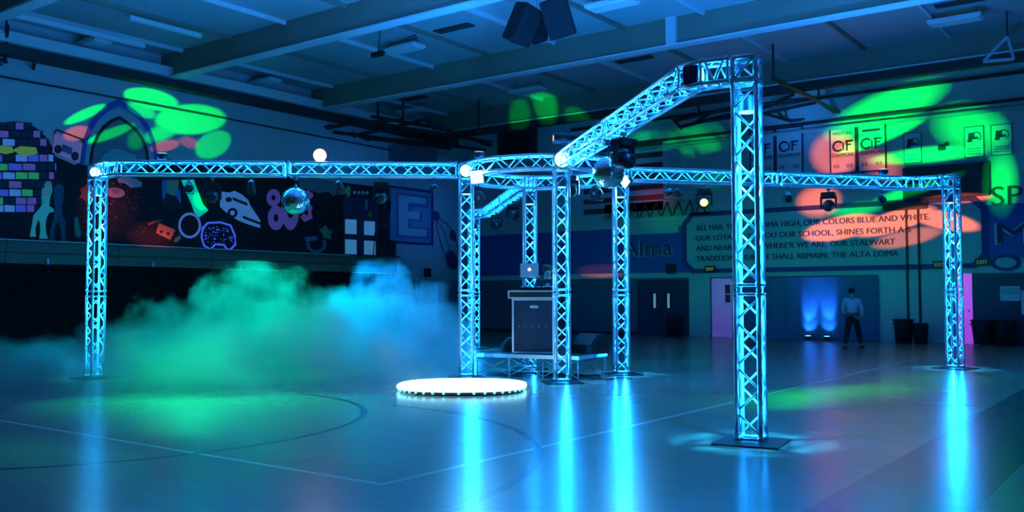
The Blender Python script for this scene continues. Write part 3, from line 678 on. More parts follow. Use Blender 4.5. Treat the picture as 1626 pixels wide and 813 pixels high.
# mixer gear
t = thing('dj_controller', mk(0.04, 0, 0.16), ra, 'black DJ controller with knobs lying on the mixer case', 'DJ controller')
MB().box(mk(0.06, 0.02, 0.185), (0.62, 0.34, 0.06), RR3).build('body', 'blackgloss', t, bevel=0.008)
for sx in (-0.15, 0.27): MB().lathe([(0.11, 0), (0.11, 0.015), (0.1, 0.02)], 24, Matrix.Translation(mk(sx, 0.02, 0.215))).build('jog_wheel', 'chrome', t, smooth=True)
kn = MB()
for i in range(4):
    for j in range(3): kn.tube(mk(0.0+i*0.04, -0.08+j*0.07, 0.215), mk(0.0+i*0.04, -0.08+j*0.07, 0.235), 0.01)
kn.build('knobs', 'alu', t)
# laptop on its stand, lid towards the viewer
t = thing('laptop_stand', mk(-0.10, -0.05, 0.16), ra, 'dark folding stand holding the laptop above the mixer case', 'stand')
sd = MB()
for x in (-0.22, 0.06):
    sd.path([mk(x, -0.22, 0.165), mk(x, 0.18, 0.165), mk(x, 0.12, 0.40), mk(x, -0.16, 0.40)], 0.009)
sd.tube(mk(-0.22, 0.18, 0.165), mk(0.06, 0.18, 0.165), 0.009); sd.tube(mk(-0.22, 0.12, 0.40), mk(0.06, 0.12, 0.40), 0.009)
sd.build('frame', 'blackmetal', t, smooth=True)
t = thing('laptop', mk(-0.08, 0, 0.41), ra, 'open silver laptop seen from behind, small glowing logo on its lid', 'laptop')
MB().box(mk(-0.08, 0.02, 0.422), (0.36, 0.25, 0.018), RR3).build('base', 'alu', t, bevel=0.004)
RL = RR3 @ Matrix.Rotation(-0.16, 3, 'X')
MB().box(mk(-0.08, -0.125, 0.555), (0.36, 0.010, 0.255), RL).build('lid', 'alu', t, bevel=0.003)
lg = MB(); lc = mk(-0.08, -0.132, 0.56)
for dx, dz, r in ((-0.010, 0, 0.017), (0.010, 0, 0.017), (0, -0.006, 0.017)): lg.lathe([(r, -0.002), (r, 0.004)], 16, Matrix.Translation(lc+rx*dx+Vector((0, 0, dz))) @ (RL @ Matrix.Rotation(PI/2, 3, 'X')).to_4x4())
lg.lathe([(0.006, -0.002), (0.006, 0.004)], 10, Matrix.Translation(lc+rx*0.006+Vector((0, 0, 0.026))) @ (RL @ Matrix.Rotation(PI/2, 3, 'X')).to_4x4())
lg.build('glowing_logo', mat('logo_glow', (1, 1, 1), 0.4, emit=(0.8, 0.95, 1), es=6), t)
# speakers
def wedge(P, rz, sc, label):
    t = thing('wedge_speaker', P, rz, label, 'speaker')
    W = WM[t]; w = lambda x, y, z: W @ Vector((x*sc, y*sc, z*sc))
    prof = [(-0.24, 0.0), (0.24, 0.0), (0.24, 0.16), (0.02, 0.42), (-0.16, 0.42), (-0.24, 0.30)]
    MB().prism([w(-0.36, y, z) for y, z in prof], W.to_3x3() @ Vector((0.72*sc, 0, 0))).build('cabinet', 'black', t)
    MB().prism([w(-0.32, 0.236, 0.175), w(0.32, 0.236, 0.175), w(0.32, 0.035, 0.415), w(-0.32, 0.035, 0.415)], W.to_3x3() @ Vector((0, 0.012, 0.012))).build('grille', 'blackmetal', t)
    MB().box(w(-0.364, 0, 0.22), (0.01, 0.14*sc, 0.06*sc), W.to_3x3()).build('handle', 'blackgloss', t)
wedge(st(2.02, 0.95, DZ+0.002), sr+PI-0.5, 0.88, 'large black wedge speaker on the right end of the stage')
wedge(st(0.27, 0.95, DZ+0.002), sr+2.2, 0.62, 'small black wedge speaker on the stage left of the rack')
# cables on the floor
cb = MB(); pts = []
for k in range(40):
    pts.append(st(0.3+k*0.05, 0.9+0.16*math.sin(k*0.9)+0.1*math.sin(k*2.3), 0.012))
tag(MB().path(pts, 0.01, 6).build('cable', 'black', smooth=True), 'black cables lying tangled on the floor under the stage', 'cable')
tag(MB().path([cp(1.45+k*0.06, 17.0+0.12*math.sin(k*0.8)+k*0.02, 0.012) for k in range(14)], 0.01, 6).build('cable', 'black', smooth=True), 'black cable on the floor between the stage and the right ring column', 'cable')

# ================================================================== PEOPLE
def skin_body(name, joints, edges, m, parent, sub=2, root=0):
    me = bpy.data.meshes.new(name); im = WM[parent].inverted()
    me.from_pydata([tuple(im @ Vector(j[0])) for j in joints], edges, [])
    o = bpy.data.objects.new(name, me); COL.objects.link(o)
    md = o.modifiers.new('s', 'SKIN'); md.use_smooth_shade = True
    for i, j in enumerate(joints):
        r = j[1]; r = r if isinstance(r, tuple) else (r, r)
        me.skin_vertices[0].data[i].radius = r
        me.skin_vertices[0].data[i].use_root = (i == root)
    sb = o.modifiers.new('u', 'SUBSURF'); sb.levels = sb.render_levels = sub
    dg = bpy.context.evaluated_depsgraph_get(); dg.update()
    nm = bpy.data.meshes.new_from_object(o.evaluated_get(dg)); bpy.data.objects.remove(o); bpy.data.meshes.remove(me)
    for p in nm.polygons: p.use_smooth = True
    nm.materials.clear(); nm.materials.append(M[m])
    r = bpy.data.objects.new(name, nm); COL.objects.link(r); r.parent = parent; WM[r] = WM[parent].copy(); return r
def person(P, rz, label, J, shirt, trouser, lower=True, tie=False):
    """J: joint offsets (x right, y forward, z up) in metres for a 1.75 m adult"""
    t = thing('person', P, rz, label, 'person'); W = WM[t]
    w = lambda k, d=(0, 0, 0): W @ (Vector(J[k])+Vector(d))
    js = [(w('pelvis'), (0.15, 0.11)), (w('waist'), (0.13, 0.095)), (w('chest'), (0.165, 0.115)), (w('neck0'), 0.075), (w('neck'), 0.055), (w('head', (0, 0, -0.02)), (0.072, 0.085)), (w('head', (0, 0, 0.08)), (0.075, 0.09))]
    ed = [(0, 1), (1, 2), (2, 3), (3, 4), (4, 5), (5, 6)]
    for s in ('l', 'r'):
        b = len(js); js += [(w(s+'sh'), 0.062), (w(s+'el'), 0.043), (w(s+'wr'), 0.027), (w(s+'ha'), (0.035, 0.02))]
        ed += [(2, b), (b, b+1), (b+1, b+2), (b+2, b+3)]
        hd = (w(s+'ha')-w(s+'wr')).normalized(); sd = hd.cross(W.to_3x3() @ Vector((1 if s == 'r' else -1, 0, 0))).normalized()
        for f in range(4):
            q = w(s+'ha')+sd*(-0.027+f*0.018)+hd*0.02; ln = (0.062, 0.072, 0.068, 0.052)[f]
            c = len(js); js += [(q, 0.009), (q+hd*ln*0.6, 0.008), (q+hd*ln+W.to_3x3() @ Vector((0, 0.015, 0)), 0.006)]; ed += [(b+3, c), (c, c+1), (c+1, c+2)]
        c = len(js); q = w(s+'wr')+hd*0.035+sd*-0.03; js += [(q, 0.010), (q+hd*0.035+sd*-0.02, 0.009)]; ed += [(b+3, c), (c, c+1)]
        h = len(js); js += [(w(s+'hip'), 0.09), (w(s+'kn'), 0.06), (w(s+'an'), 0.038), (w(s+'to', (0, 0, 0.0)), (0.035, 0.025))]
        ed += [(0, h), (h, h+1), (h+1, h+2), (h+2, h+3)]
    skin_body('body', js, ed, 'skin', t)
    hp = w('head', (0, 0, 0.035))
    # face and ears
    R = W.to_3x3() @ Matrix.Rotation(J.get('turn', 0), 3, 'Z'); hv = lambda x, y, z: hp+R @ Vector((x, y, z))
    MB().ball(hv(0, 0.095, -0.01), 0.016, 8, 6, (0.8, 1.2, 1.6)).build('nose', 'skin', t, smooth=True)
    MB().ball(hv(-0.085, 0, 0), 0.022, 8, 6, (0.5, 0.9, 1.4)).build('ear', 'skin', t, smooth=True)
    MB().ball(hv(0.085, 0, 0), 0.022, 8, 6, (0.5, 0.9, 1.4)).build('ear', 'skin', t, smooth=True)
    for s in (-1, 1): MB().ball(hv(s*0.032, 0.082, 0.02), 0.011, 8, 6).build('eye', 'black', t, smooth=True)
    MB().ball(hv(0, 0.086, -0.05), 0.012, 8, 6, (2, 0.6, 0.5)).build('mouth', 'black', t, smooth=True)
    MB().ball(hv(0, -0.022, 0.045), 0.102, 18, 12, (0.92, 1.05, 0.95)).build('hair', 'hair', t, smooth=True)
    # shirt with collar and sleeves
    js = [(w('waist', (0, 0, -0.07)), (0.168, 0.125)), (w('waist', (0, 0, 0.05)), (0.155, 0.12)), (w('chest'), (0.19, 0.135)), (w('neck0', (0, 0, -0.01)), 0.09)]
    ed = [(0, 1), (1, 2), (2, 3)]
    for s in ('l', 'r'):
        b = len(js); e2 = w(s+'el')+(w(s+'wr')-w(s+'el'))*0.92; js += [(w(s+'sh'), 0.085), (w(s+'el'), 0.062), (e2, 0.048)]; ed += [(2, b), (b, b+1), (b+1, b+2)]
    skin_body('shirt', js, ed, shirt, t)
    js = [(w('waist', (0, 0, -0.10)), (0.165, 0.125)), (w('pelvis'), (0.172, 0.13))]; ed = [(0, 1)]
    for s in ('l', 'r'):
        b = len(js); js += [(w(s+'hip', (0, 0, -0.06)), 0.105), (w(s+'kn'), 0.082), (w(s+'an', (0, 0, 0.03)), 0.072)]; ed += [(1, b), (b, b+1), (b+1, b+2)]
    skin_body('trousers', js, ed, trouser, t)
    MB().lathe([(0.171, -0.02), (0.173, 0.02)], 24, Matrix.Translation(w('waist', (0, 0, -0.10))) @ W.to_3x3().to_4x4() @ Matrix.Diagonal((1.02, 0.78, 1, 1))).build('belt', 'black', t)
    for s in ('l', 'r'):
        a, b = w(s+'an', (0, 0, -0.035)), w(s+'to'); d = (b-a); d.z = 0; d.normalize(); c = (a+b)/2; c.z = min(a.z, b.z)
        MB().ball(c-d*0.02, 0.075, 12, 8, (1, 1, 0.6)).ball(c+d*0.07, 0.06, 12, 8, (1, 1, 0.6)).ball(c+d*0.02, 0.07, 12, 8, (1, 1, 0.55)).build('shoe', 'blackgloss', t, smooth=True)
    return t
walk = dict(pelvis=(0, 0, 0.94), waist=(0, 0.0, 1.08), chest=(0, 0.02, 1.32), neck0=(0, 0.02, 1.46), neck=(0.0, 0.03, 1.52), head=(0.01, 0.055, 1.60), turn=-0.7,
    lsh=(-0.20, 0.02, 1.40), lel=(-0.26, -0.10, 1.16), lwr=(-0.20, 0.04, 0.98), lha=(-0.18, 0.10, 0.93),
    rsh=(0.20, 0.02, 1.40), rel=(0.27, -0.04, 1.14), rwr=(0.27, 0.08, 0.92), rha=(0.27, 0.12, 0.85),
    lhip=(-0.09, 0, 0.88), lkn=(-0.14, -0.02, 0.49), lan=(-0.21, -0.22, 0.09), lto=(-0.22, -0.10, 0.045),
    rhip=(0.09, 0, 0.88), rkn=(0.15, 0.14, 0.50), ran=(0.22, 0.22, 0.09), rto=(0.27, 0.36, 0.045))
person(Vector((-8.02, 27.5, 0)), YAW-0.35, 'person in a pale shirt and dark trousers walking away, seen from behind', walk, 'shirt', 'trouser')
stand = dict(pelvis=(0, 0, 0.94), waist=(0, 0.0, 1.08), chest=(0, 0.03, 1.32), neck0=(0, 0.04, 1.45), neck=(0.0, 0.06, 1.51), head=(0.0, 0.10, 1.58), turn=0,
    lsh=(-0.19, 0.04, 1.39), lel=(-0.25, 0.10, 1.13), lwr=(-0.16, 0.32, 1.13), lha=(-0.14, 0.39, 1.12),
    rsh=(0.19, 0.04, 1.39), rel=(0.25, 0.10, 1.13), rwr=(0.16, 0.32, 1.13), rha=(0.14, 0.39, 1.12),
    lhip=(-0.09, 0, 0.88), lkn=(-0.11, 0.02, 0.49), lan=(-0.13, 0, 0.09), lto=(-0.15, 0.13, 0.045),
    rhip=(0.09, 0, 0.88), rkn=(0.11, 0.02, 0.49), ran=(0.13, 0, 0.09), rto=(0.15, 0.13, 0.045))
M['darkshirt'] = mat('dark_shirt_cloth', (0.02, 0.02, 0.03), 0.9)
person(cp(0.72, 18.68, DZ), YAW+PI, 'person in dark clothes behind the laptop and rack, working as DJ', stand, 'darkshirt', 'trouser')

# ================================================================== LEFT WALL: MURAL, BLEACHERS, CURTAIN
IN = Vector((1, 0, 0))            # out of the left wall into the room
def cut(name, label, cat, px, col, lay=0, th=0.012, parent=None, group=None, rough=0.8, emit=None, es=0):
    m = col if isinstance(col, (str, bpy.types.Material)) else mat(name+'_paint', col, rough, emit=emit, es=es)
    x = LW+0.05+lay*0.014
    o = MB().prism([at(a, b, 'x', x) for a, b in px], IN*th).build(name, m, parent)
    if parent is None: tag(o, label, cat, group)
    return o
def ell(cx, cy, rx_, ry_, k=24, rot=0, a0=0, a1=2*PI):
    out = []
    for i in range(k):
        a = a0+(a1-a0)*i/(k if a1-a0 > 6.2 else k-1); x, y = rx_*math.cos(a), ry_*math.sin(a)
        out.append((cx+x*math.cos(rot)-y*math.sin(rot), cy+x*math.sin(rot)+y*math.cos(rot)))
    return out
def torus_cut(name, label, cat, cx, cy, r0, r1, col, lay=1, ry=1.0, parent=None, k=28, a0=0, a1=2*PI):
    """flat ring"""
    m = col if isinstance(col, (str, bpy.types.Material)) else mat(name+'_paint', col, 0.8); x = LW+0.05+lay*0.014; mb = MB()
    full = a1-a0 > 6.2
    for i in range(k):
        b0 = a0+(a1-a0)*i/k; b1 = a0+(a1-a0)*(i+1)/k
        q = [at(cx+r*math.cos(b), cy+ry*r*math.sin(b), 'x', x) for r, b in ((r0, b0), (r1, b0), (r1, b1), (r0, b1))]
        mb.prism(q, IN*0.012)
    o = mb.build(name, m, parent)
    if parent is None: tag(o, label, cat)
    return o
top = [(-40, 236), (0, 222), (60, 236), (118, 262), (160, 245), (220, 262), (262, 252), (330, 262), (405, 272), (470, 278), (560, 292), (627, 300)]
o = cut('mural_backdrop', 'long black paper mural backdrop on the left wall above the bleachers', 'mural', top+[(627, 411), (430, 402), (180, 391), (0, 381.5), (-40, 379)], 'mural', 0, 0.012)
def outline(name, pts, col, r=0.02, lay=3, parent=None, closed=True, label=None, cat=None):
    m = col if isinstance(col, (str, bpy.types.Material)) else mat(name+'_paint', col, 0.8)
    o = MB().path([at(a, b, 'x', LW+0.05+lay*0.014) for a, b in pts], r, 6, closed).build(name, m, parent)
    if label: tag(o, label, cat)
    return o
# disco ball painting: dark disc with colour tiles
bt = thing('painted_disco_ball', at(28, 340, 'x', LWX), 0, 'huge painted disco ball with coloured tiles at the mural\'s left end', 'mural painting')
cut('disc', None, None, ell(24, 268, 66, 75, 40), (0.03, 0.02, 0.04), 1, parent=bt)
tc_ = {'b': mat('blue_tile_paint_added_glow', (0.10, 0.16, 0.75), 0.7, emit=(0.05, 0.09, 0.5), es=0.35), 'c': mat('sky_tile_paint_added_glow', (0.16, 0.42, 0.8), 0.7, emit=(0.08, 0.25, 0.6), es=0.35), 'g': mat('green_tile_paint_added_glow', (0.12, 0.6, 0.2), 0.7, emit=(0.03, 0.4, 0.06), es=0.3),  # all tile paints but the dark one carry a weak added glow
       'p': mat('purple_tile_paint_added_glow', (0.30, 0.2, 0.5), 0.7, emit=(0.12, 0.08, 0.3), es=0.3), 'd': mat('dark_tile_paint', (0.06, 0.04, 0.08), 0.7), 'y': mat('olive_tile_paint_added_glow', (0.35, 0.55, 0.1), 0.7, emit=(0.2, 0.4, 0.02), es=0.25)}
rows_ = [(200, 'dddpdd'), (213, 'ddpddpd'), (226, 'dpdcddpd'), (251, 'cbcbdcbpcd'), (265, 'dbcgbpddb'), (279, 'bgdbcggdpd'), (293, 'ppcdpddpd'), (306, 'bbdbcgdpd'), (319, 'cbgdppdd'), (331, 'bccbpd')]
for y, s in rows_:
    h = 75*math.sqrt(max(0, 1-((y-268)/75)**2))*66/75
    k = len(s); x0 = 24-h
    for i, ch in enumerate(s):
        u0 = -math.cos(PI*i/k)*h+24; u1 = -math.cos(PI*(i+1)/k)*h+24
        if u1 < -6: continue
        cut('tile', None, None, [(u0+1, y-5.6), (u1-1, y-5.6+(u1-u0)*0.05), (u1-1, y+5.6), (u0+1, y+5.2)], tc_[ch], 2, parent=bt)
for c in ((8, 238, 14, 7), (40, 240, 20, 8)): cut('highlight', None, None, [(c[0]-c[2], c[1]-2), (c[0]-8, c[1]-c[3]), (c[0]+c[2]-3, c[1]-c[3]+2), (c[0]+c[2], c[1]+4), (c[0]+2, c[1]+c[3]), (c[0]-9, c[1]+c[3]-2)], tc_['y'], 3, parent=bt)
# boombox
bb = thing('painted_boombox', at(105, 260, 'x', LWX), 0, 'painted mauve boombox with two black speakers above the dancers', 'mural painting')
cut('case', None, None, [(87, 211), (131, 227), (126, 259), (83, 242)], mat('mauve_paint_added_glow', (0.5, 0.36, 0.55), 0.8, emit=(0.18, 0.12, 0.3), es=0.3), 2, parent=bb)  # faint emission put into the mauve to lift it
for c in ((92, 237), (119, 248)): cut('speaker_disc', None, None, ell(c[0], c[1], 6, 7), 'black', 3, parent=bb); 
cut('cassette_door', None, None, [(99, 229), (115, 235), (113, 246), (98, 240)], (0.22, 0.18, 0.28), 3, parent=bb)
outline('carry_handle', [(86, 212), (90, 206), (132, 222), (131, 227)], 'black', 0.025, 3, parent=bb, closed=False)
# pointed arch over the beam with paler inner arches
ar = thing('painted_arch', at(192, 262, 'x', LWX), 0, 'tall pointed arch painting rising above the mural, blue over white', 'mural painting')
def arch(s, cx=190, by=262, ay=158, w=62):
    pr = [(1, 0), (0.97, 0.2), (0.9, 0.42), (0.76, 0.62), (0.55, 0.8), (0.3, 0.92), (0.0, 1.0)]
    L = [(cx-w*s*a, by-(by-ay)*(s if s > 0.8 else s*0.98)*b) for a, b in pr]
    return L+[(2*cx-a, b+4) for a, b in reversed(L[:-1])]
cut('blue_arch', None, None, arch(1.0), (0.06, 0.12, 0.5), 1, parent=ar)
cut('white_arch', None, None, arch(0.90), (0.55, 0.55, 0.58), 2, parent=ar)
cut('inner_arch', None, None, arch(0.74), (0.30, 0.26, 0.27), 3, parent=ar)
outline('vine_line', arch(0.74), 'black', 0.05, 4, parent=ar, closed=False)
cut('cloud', None, None, [(158, 258), (164, 246), (176, 238), (190, 236), (202, 242), (214, 246), (218, 256), (224, 266), (216, 272), (170, 268)], (0.30, 0.52, 0.48), 5, parent=ar)
# figures of the mural
def fig(name, label, pts, col, lay=2, emit=None, es=0): return cut(name, label, 'mural painting', pts, col, lay, emit=emit, es=es)
fig('painted_cloud', 'pink painted cloud below the left beam near the leftmost column', [(186, 283), (200, 280), (214, 283), (226, 290), (224, 297), (208, 298), (198, 291), (188, 290)], (0.65, 0.42, 0.45))
uf = thing('painted_saucer', at(183, 314, 'x', LWX), 0, 'pink painted flying saucer right of the leftmost column', 'mural painting')
cut('saucer_disc', None, None, ell(183, 306, 15, 8, 24, 0.1), (0.6, 0.3, 0.33), 2, parent=uf); cut('saucer_dome', None, None, ell(184, 303, 7, 4, 18, 0.1), (0.35, 0.18, 0.2), 3, parent=uf)
fig('painted_flower', 'red painted flower beside the leftmost column', [(132, 298), (137, 293), (142, 298), (149, 299), (147, 306), (150, 314), (143, 316), (138, 323), (133, 316), (126, 314), (129, 306), (126, 300)], (0.7, 0.08, 0.06))
dn = thing('painted_dancer', at(65, 380, 'x', LWX), 0, 'turquoise painted dancing figure under the disco ball', 'mural painting')
cut('figure', None, None, [(68, 293), (74, 289), (82, 293), (83, 304), (79, 316), (78, 327), (84, 331), (86, 336), (78, 338), (74, 345), (72, 356), (73, 370), (76, 379), (62, 379), (64, 366), (63, 352), (60, 350), (56, 362), (57, 376), (47, 376), (50, 360), (53, 342), (60, 334), (66, 326), (65, 306)], mat('turquoise_paint_added_glow', (0.10, 0.55, 0.45), 0.8, emit=(0.02, 0.3, 0.3), es=0.3), 2, parent=dn)  # turquoise brightened by a little emission in the paint
fig('painted_dancer', 'grey-blue painted dancing figure right of the turquoise dancer', [(86, 298), (92, 290), (101, 296), (101, 312), (98, 328), (98, 340), (104, 352), (103, 372), (105, 385), (96, 385), (97, 366), (92, 350), (86, 364), (85, 385), (77, 383), (79, 366), (85, 346), (87, 326), (84, 312)], (0.07, 0.12, 0.17))
fig('painted_trouser_leg', 'small green painted leg shape left of the leftmost column', [(118, 344), (124, 345), (125, 358), (129, 370), (126, 378), (119, 374), (118, 360)], (0.04, 0.3, 0.2))
fig('painted_stocking', 'bright turquoise slanted painted leg shape below the left beam', [(288, 286), (307, 285), (314, 303), (322, 324), (331, 334), (316, 345), (309, 338), (303, 322), (295, 304)], mat('bright_turquoise_paint_added_glow', (0.05, 0.8, 0.55), 0.8, emit=(0.0, 0.55, 0.35), es=0.6))  # stronger emission added so this turquoise stands out
st_ = thing('painted_cards', at(275, 325, 'x', LWX), 0, 'pale blue and yellow painted shapes below the beam, left of the turquoise leg', 'mural painting')
cut('card', None, None, [(257, 286), (265, 286), (262, 318), (258, 320)], (0.25, 0.25, 0.55), 2, parent=st_); cut('card', None, None, [(265, 286), (284, 286), (282, 308), (276, 312), (264, 306)], (0.5, 0.52, 0.25), 2, parent=st_); cut('card', None, None, [(278, 306), (286, 300), (287, 324), (281, 316)], (0.2, 0.28, 0.6), 3, parent=st_); cut('dark_head', None, None, ell(271, 323, 13, 13), 'black', 3, parent=st_)
cas = thing('painted_cassette', at(262, 380, 'x', LWX), 0, 'orange painted cassette tilted near the mural\'s lower edge', 'mural painting')
cut('case', None, None, [(252, 354), (278, 365), (270, 381), (248, 370)], (0.85, 0.22, 0.10), 2, parent=cas)
for c in ((256, 368), (267, 371)): cut('reel', None, None, ell(c[0], c[1], 3, 2.4), 'dark', 3, parent=cas)
fig('painted_wand', 'thin red painted stroke left above the orange cassette', [(234, 355), (244, 350), (258, 348), (258, 350), (246, 354), (236, 358)], (0.7, 0.12, 0.08))
fig('painted_tag', 'small green painted tag right of the orange cassette', [(279, 378), (286, 373), (287, 379), (280, 385), (276, 383)], (0.12, 0.5, 0.3))
torus_cut('painted_hoop', 'light blue painted beaded hoop right of the orange cassette', 'mural painting', 301, 358, 14.5, 18, mat('hoop_paint_added_glow', (0.25, 0.4, 0.75), 0.8, emit=(0.1, 0.2, 0.6), es=0.4), 2, 1.14)  # hoop colour lifted by an added glow
cu = thing('painted_brooch', at(348, 400, 'x', LWX), 0, 'blue speckled painted car outline below the painted van', 'mural painting')
out_ = [(322, 362), (330, 354), (350, 353), (366, 358), (373, 374), (374, 388), (366, 396), (360, 396), (356, 389), (342, 388), (334, 396), (324, 390), (320, 376)]
M['bluespark'] = mat('blue_speckle_paint_added_glow', (0.12, 0.2, 0.9), 0.8, emit=(0.06, 0.12, 0.8), es=0.7)  # speckle blue is brightened by emission in its colour
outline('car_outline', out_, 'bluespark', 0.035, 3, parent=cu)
sp_ = MB()
for k in range(70):
    a = random.uniform(323, 371); b = random.uniform(360, 388); sp_.ball(at(a, b, 'x', LW+0.09), 0.018, 6, 4)
o = sp_.build('speckles', 'bluespark', cu); o['kind'] = 'stuff'
# van
vn = thing('painted_van', at(380, 360, 'x', LWX), 0, 'light blue painted van driving down to the right in the mural', 'mural painting')
M['vanblue'] = mat('van_paint_added_glow', (0.25, 0.5, 0.8), 0.8, emit=(0.08, 0.25, 0.6), es=0.35)  # van blue has a weak glow mixed in for brightness
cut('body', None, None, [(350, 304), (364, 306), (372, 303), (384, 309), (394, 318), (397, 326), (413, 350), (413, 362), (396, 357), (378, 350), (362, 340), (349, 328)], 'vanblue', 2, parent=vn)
cut('roof_stripe', None, None, [(369, 313), (392, 322), (393, 327), (370, 318)], 'dark', 3, parent=vn)
cut('windscreen', None, None, ell(363, 317, 5, 4), 'dark', 3, parent=vn)
torus_cut('wheel', None, None, 369, 338, 4, 8, 'dark', 3, 1.0, parent=vn, k=16)
cut('bumper', None, None, [(385, 342), (413, 353), (413, 357), (386, 347)], 'dark', 3, parent=vn)
# figure lettering "80's"
M['lilac'] = mat('lilac_paint', (0.28, 0.2, 0.5), 0.8, emit=(0.10, 0.06, 0.3), es=0.3)  # lilac lifted with a slight added emission
n8 = thing('painted_eighty_lettering', at(450, 370, 'x', LWX), 0, 'fat lilac painted lettering reading 80s behind the mirror ball', 'lettering')
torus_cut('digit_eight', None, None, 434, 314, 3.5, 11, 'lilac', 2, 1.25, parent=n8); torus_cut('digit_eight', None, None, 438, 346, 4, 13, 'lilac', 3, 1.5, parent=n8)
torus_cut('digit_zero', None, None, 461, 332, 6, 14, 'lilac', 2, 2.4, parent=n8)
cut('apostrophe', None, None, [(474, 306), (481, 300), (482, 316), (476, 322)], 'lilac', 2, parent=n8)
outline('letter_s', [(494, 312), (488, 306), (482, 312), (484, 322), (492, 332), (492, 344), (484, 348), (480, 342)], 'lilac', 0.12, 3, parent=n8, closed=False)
dr = cut('painted_banner', 'pale crumpled painted banner hanging behind the left beam, right of the ball', 'mural painting', [(474, 283), (500, 284), (536, 288), (536, 304), (530, 312), (520, 304), (505, 307), (488, 300), (476, 300)], (0.32, 0.26, 0.24), 2)
# maze game drawing: a dotted row (round eater left out)
gm = thing('painted_dot_row', at(580, 308, 'x', LWX), 0, 'row of pale painted dots on a dark strip near the mural\'s right end', 'mural painting')
cut('strip', None, None, [(556, 299), (592, 301), (592, 312), (556, 309)], 'black', 2, parent=gm)
for k in range(4): cut('dot', None, None, ell(563+k*6.6, 305.6+k*0.25, 2.3, 2.8, 14), 'white', 3, parent=gm)
fig('painted_blob', 'green painted round blob left of the dotted strip', ell(553, 304, 4, 9, 16), (0.2, 0.6, 0.1))
fig('painted_blob', 'small green painted blob below the dotted strip', [(583, 344), (587, 335), (592, 344)], (0.15, 0.55, 0.12))
fig('painted_star', 'green painted star shape right of the lettering, low on the mural', [(506, 364), (512, 362), (516, 357), (521, 364), (528, 367), (524, 374), (527, 381), (519, 378), (513, 378), (512, 371)], (0.12, 0.4, 0.2))
sh = thing('painted_sneaker', at(500, 400, 'x', LWX), 0, 'grey-blue painted roller shoe below the green star', 'mural painting')
torus_cut('sole_loop', None, None, 502, 388, 11, 16, (0.22, 0.25, 0.38), 2, 0.85, parent=sh, a0=-0.6, a1=PI+0.3); cut('tongue', None, None, [(483, 376), (502, 375), (504, 381), (486, 384)], (0.2, 0.3, 0.42), 3, parent=sh)
# dark panel with four light squares
M['paleblue'] = mat('pale_blue_paint_added_glow', (0.45, 0.7, 0.85), 0.8, emit=(0.06, 0.25, 0.5), es=0.5)  # glow put into the pale blue to brighten the squares
pn = thing('painted_window', at(571, 408, 'x', LWX), 0, 'dark painted panel with four light blue squares at the mural\'s right end', 'mural painting')
cut('panel', None, None, [(545, 312), (600, 316), (600, 409), (545, 406)], (0.03, 0.06, 0.13), 1, parent=pn)
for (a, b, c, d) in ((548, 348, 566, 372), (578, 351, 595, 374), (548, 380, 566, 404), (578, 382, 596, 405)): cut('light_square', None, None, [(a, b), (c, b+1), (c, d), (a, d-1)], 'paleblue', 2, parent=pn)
fig('painted_marks', 'small coloured painted marks under the dotted strip', [(580, 320), (583, 316), (584, 330), (580, 334)], (0.35, 0.45, 0.6))
sps = MB()
for k in range(60):
    a = random.uniform(604, 624); b = random.uniform(325, 404); sps.ball(at(a, b, 'x', LW+0.08), 0.016, 6, 4)
tag(sps.build('painted_speckles', mat('pale_speckle_paint', (0.3, 0.4, 0.6), 0.8)), 'scattered pale speckles on the mural\'s dark right edge', 'mural painting', kind='stuff')
sps = MB()
for k in range(90):
    a = random.uniform(115, 240); b = random.uniform(290, 380); sps.ball(at(a, b, 'x', LW+0.08), random.uniform(0.01, 0.025), 6, 4)
tag(sps.build('painted_speckles', mat('red_speckle_paint', (0.5, 0.15, 0.1), 0.8)), 'scattered reddish speckles around the leftmost column on the mural', 'mural painting', kind='stuff')
# E emblem on the wall
em_ = thing('painted_letter_emblem', at(655, 388, 'x', LWX), 0, 'big block letter E painted in a dark blue frame on the wall', 'wall emblem')
cut('frame', None, None, [(617, 294), (688, 303), (688, 390), (617, 386)], (0.03, 0.03, 0.20), 0, parent=em_)
cut('field', None, None, [(620, 298), (684, 307), (684, 386), (620, 382)], (0.30, 0.36, 0.50), 1, parent=em_)
cut('letter_shadow', None, None, [(629, 305), (680, 312), (680, 330), (652, 328), (652, 337), (670, 339), (670, 352), (652, 350), (652, 361), (681, 363), (681, 380), (629, 376)], (0.10, 0.16, 0.36), 2, parent=em_)
cut('letter', None, None, [(633, 309), (676, 315), (676, 325), (648, 322), (648, 335), (666, 337), (666, 349), (648, 347), (648, 362), (677, 365), (677, 376), (633, 373)], (0.62, 0.68, 0.72), 3, parent=em_)
# line drawing with dark ovals
ld = thing('wall_line_drawing', at(708, 430, 'x', LWX), 0, 'thin line drawing with dark ovals on the wall behind the left ring column', 'wall drawing')
outline('line', [(692, 345), (702, 350), (714, 360), (722, 375), (728, 395), (730, 415), (726, 428), (714, 418), (704, 400), (697, 375), (693, 355)], 'dark', 0.02, 1, parent=ld)
outline('line', [(694, 350), (704, 366), (712, 388), (718, 420)], 'dark', 0.015, 1, parent=ld, closed=False)
for c in ((692, 343, 6, 8), (719, 374, 5, 9), (717, 413, 9, 16)): cut('oval', None, None, ell(c[0], c[1], c[2], c[3], 20, -0.2), (0.05, 0.07, 0.16), 1, parent=ld)
cut('wall_socket_sign', 'small black sign box with pale marks low on the left wall', 'sign', [(673, 426), (683, 426.5), (683, 440), (673, 439.5)], 'black', 0, 0.06)
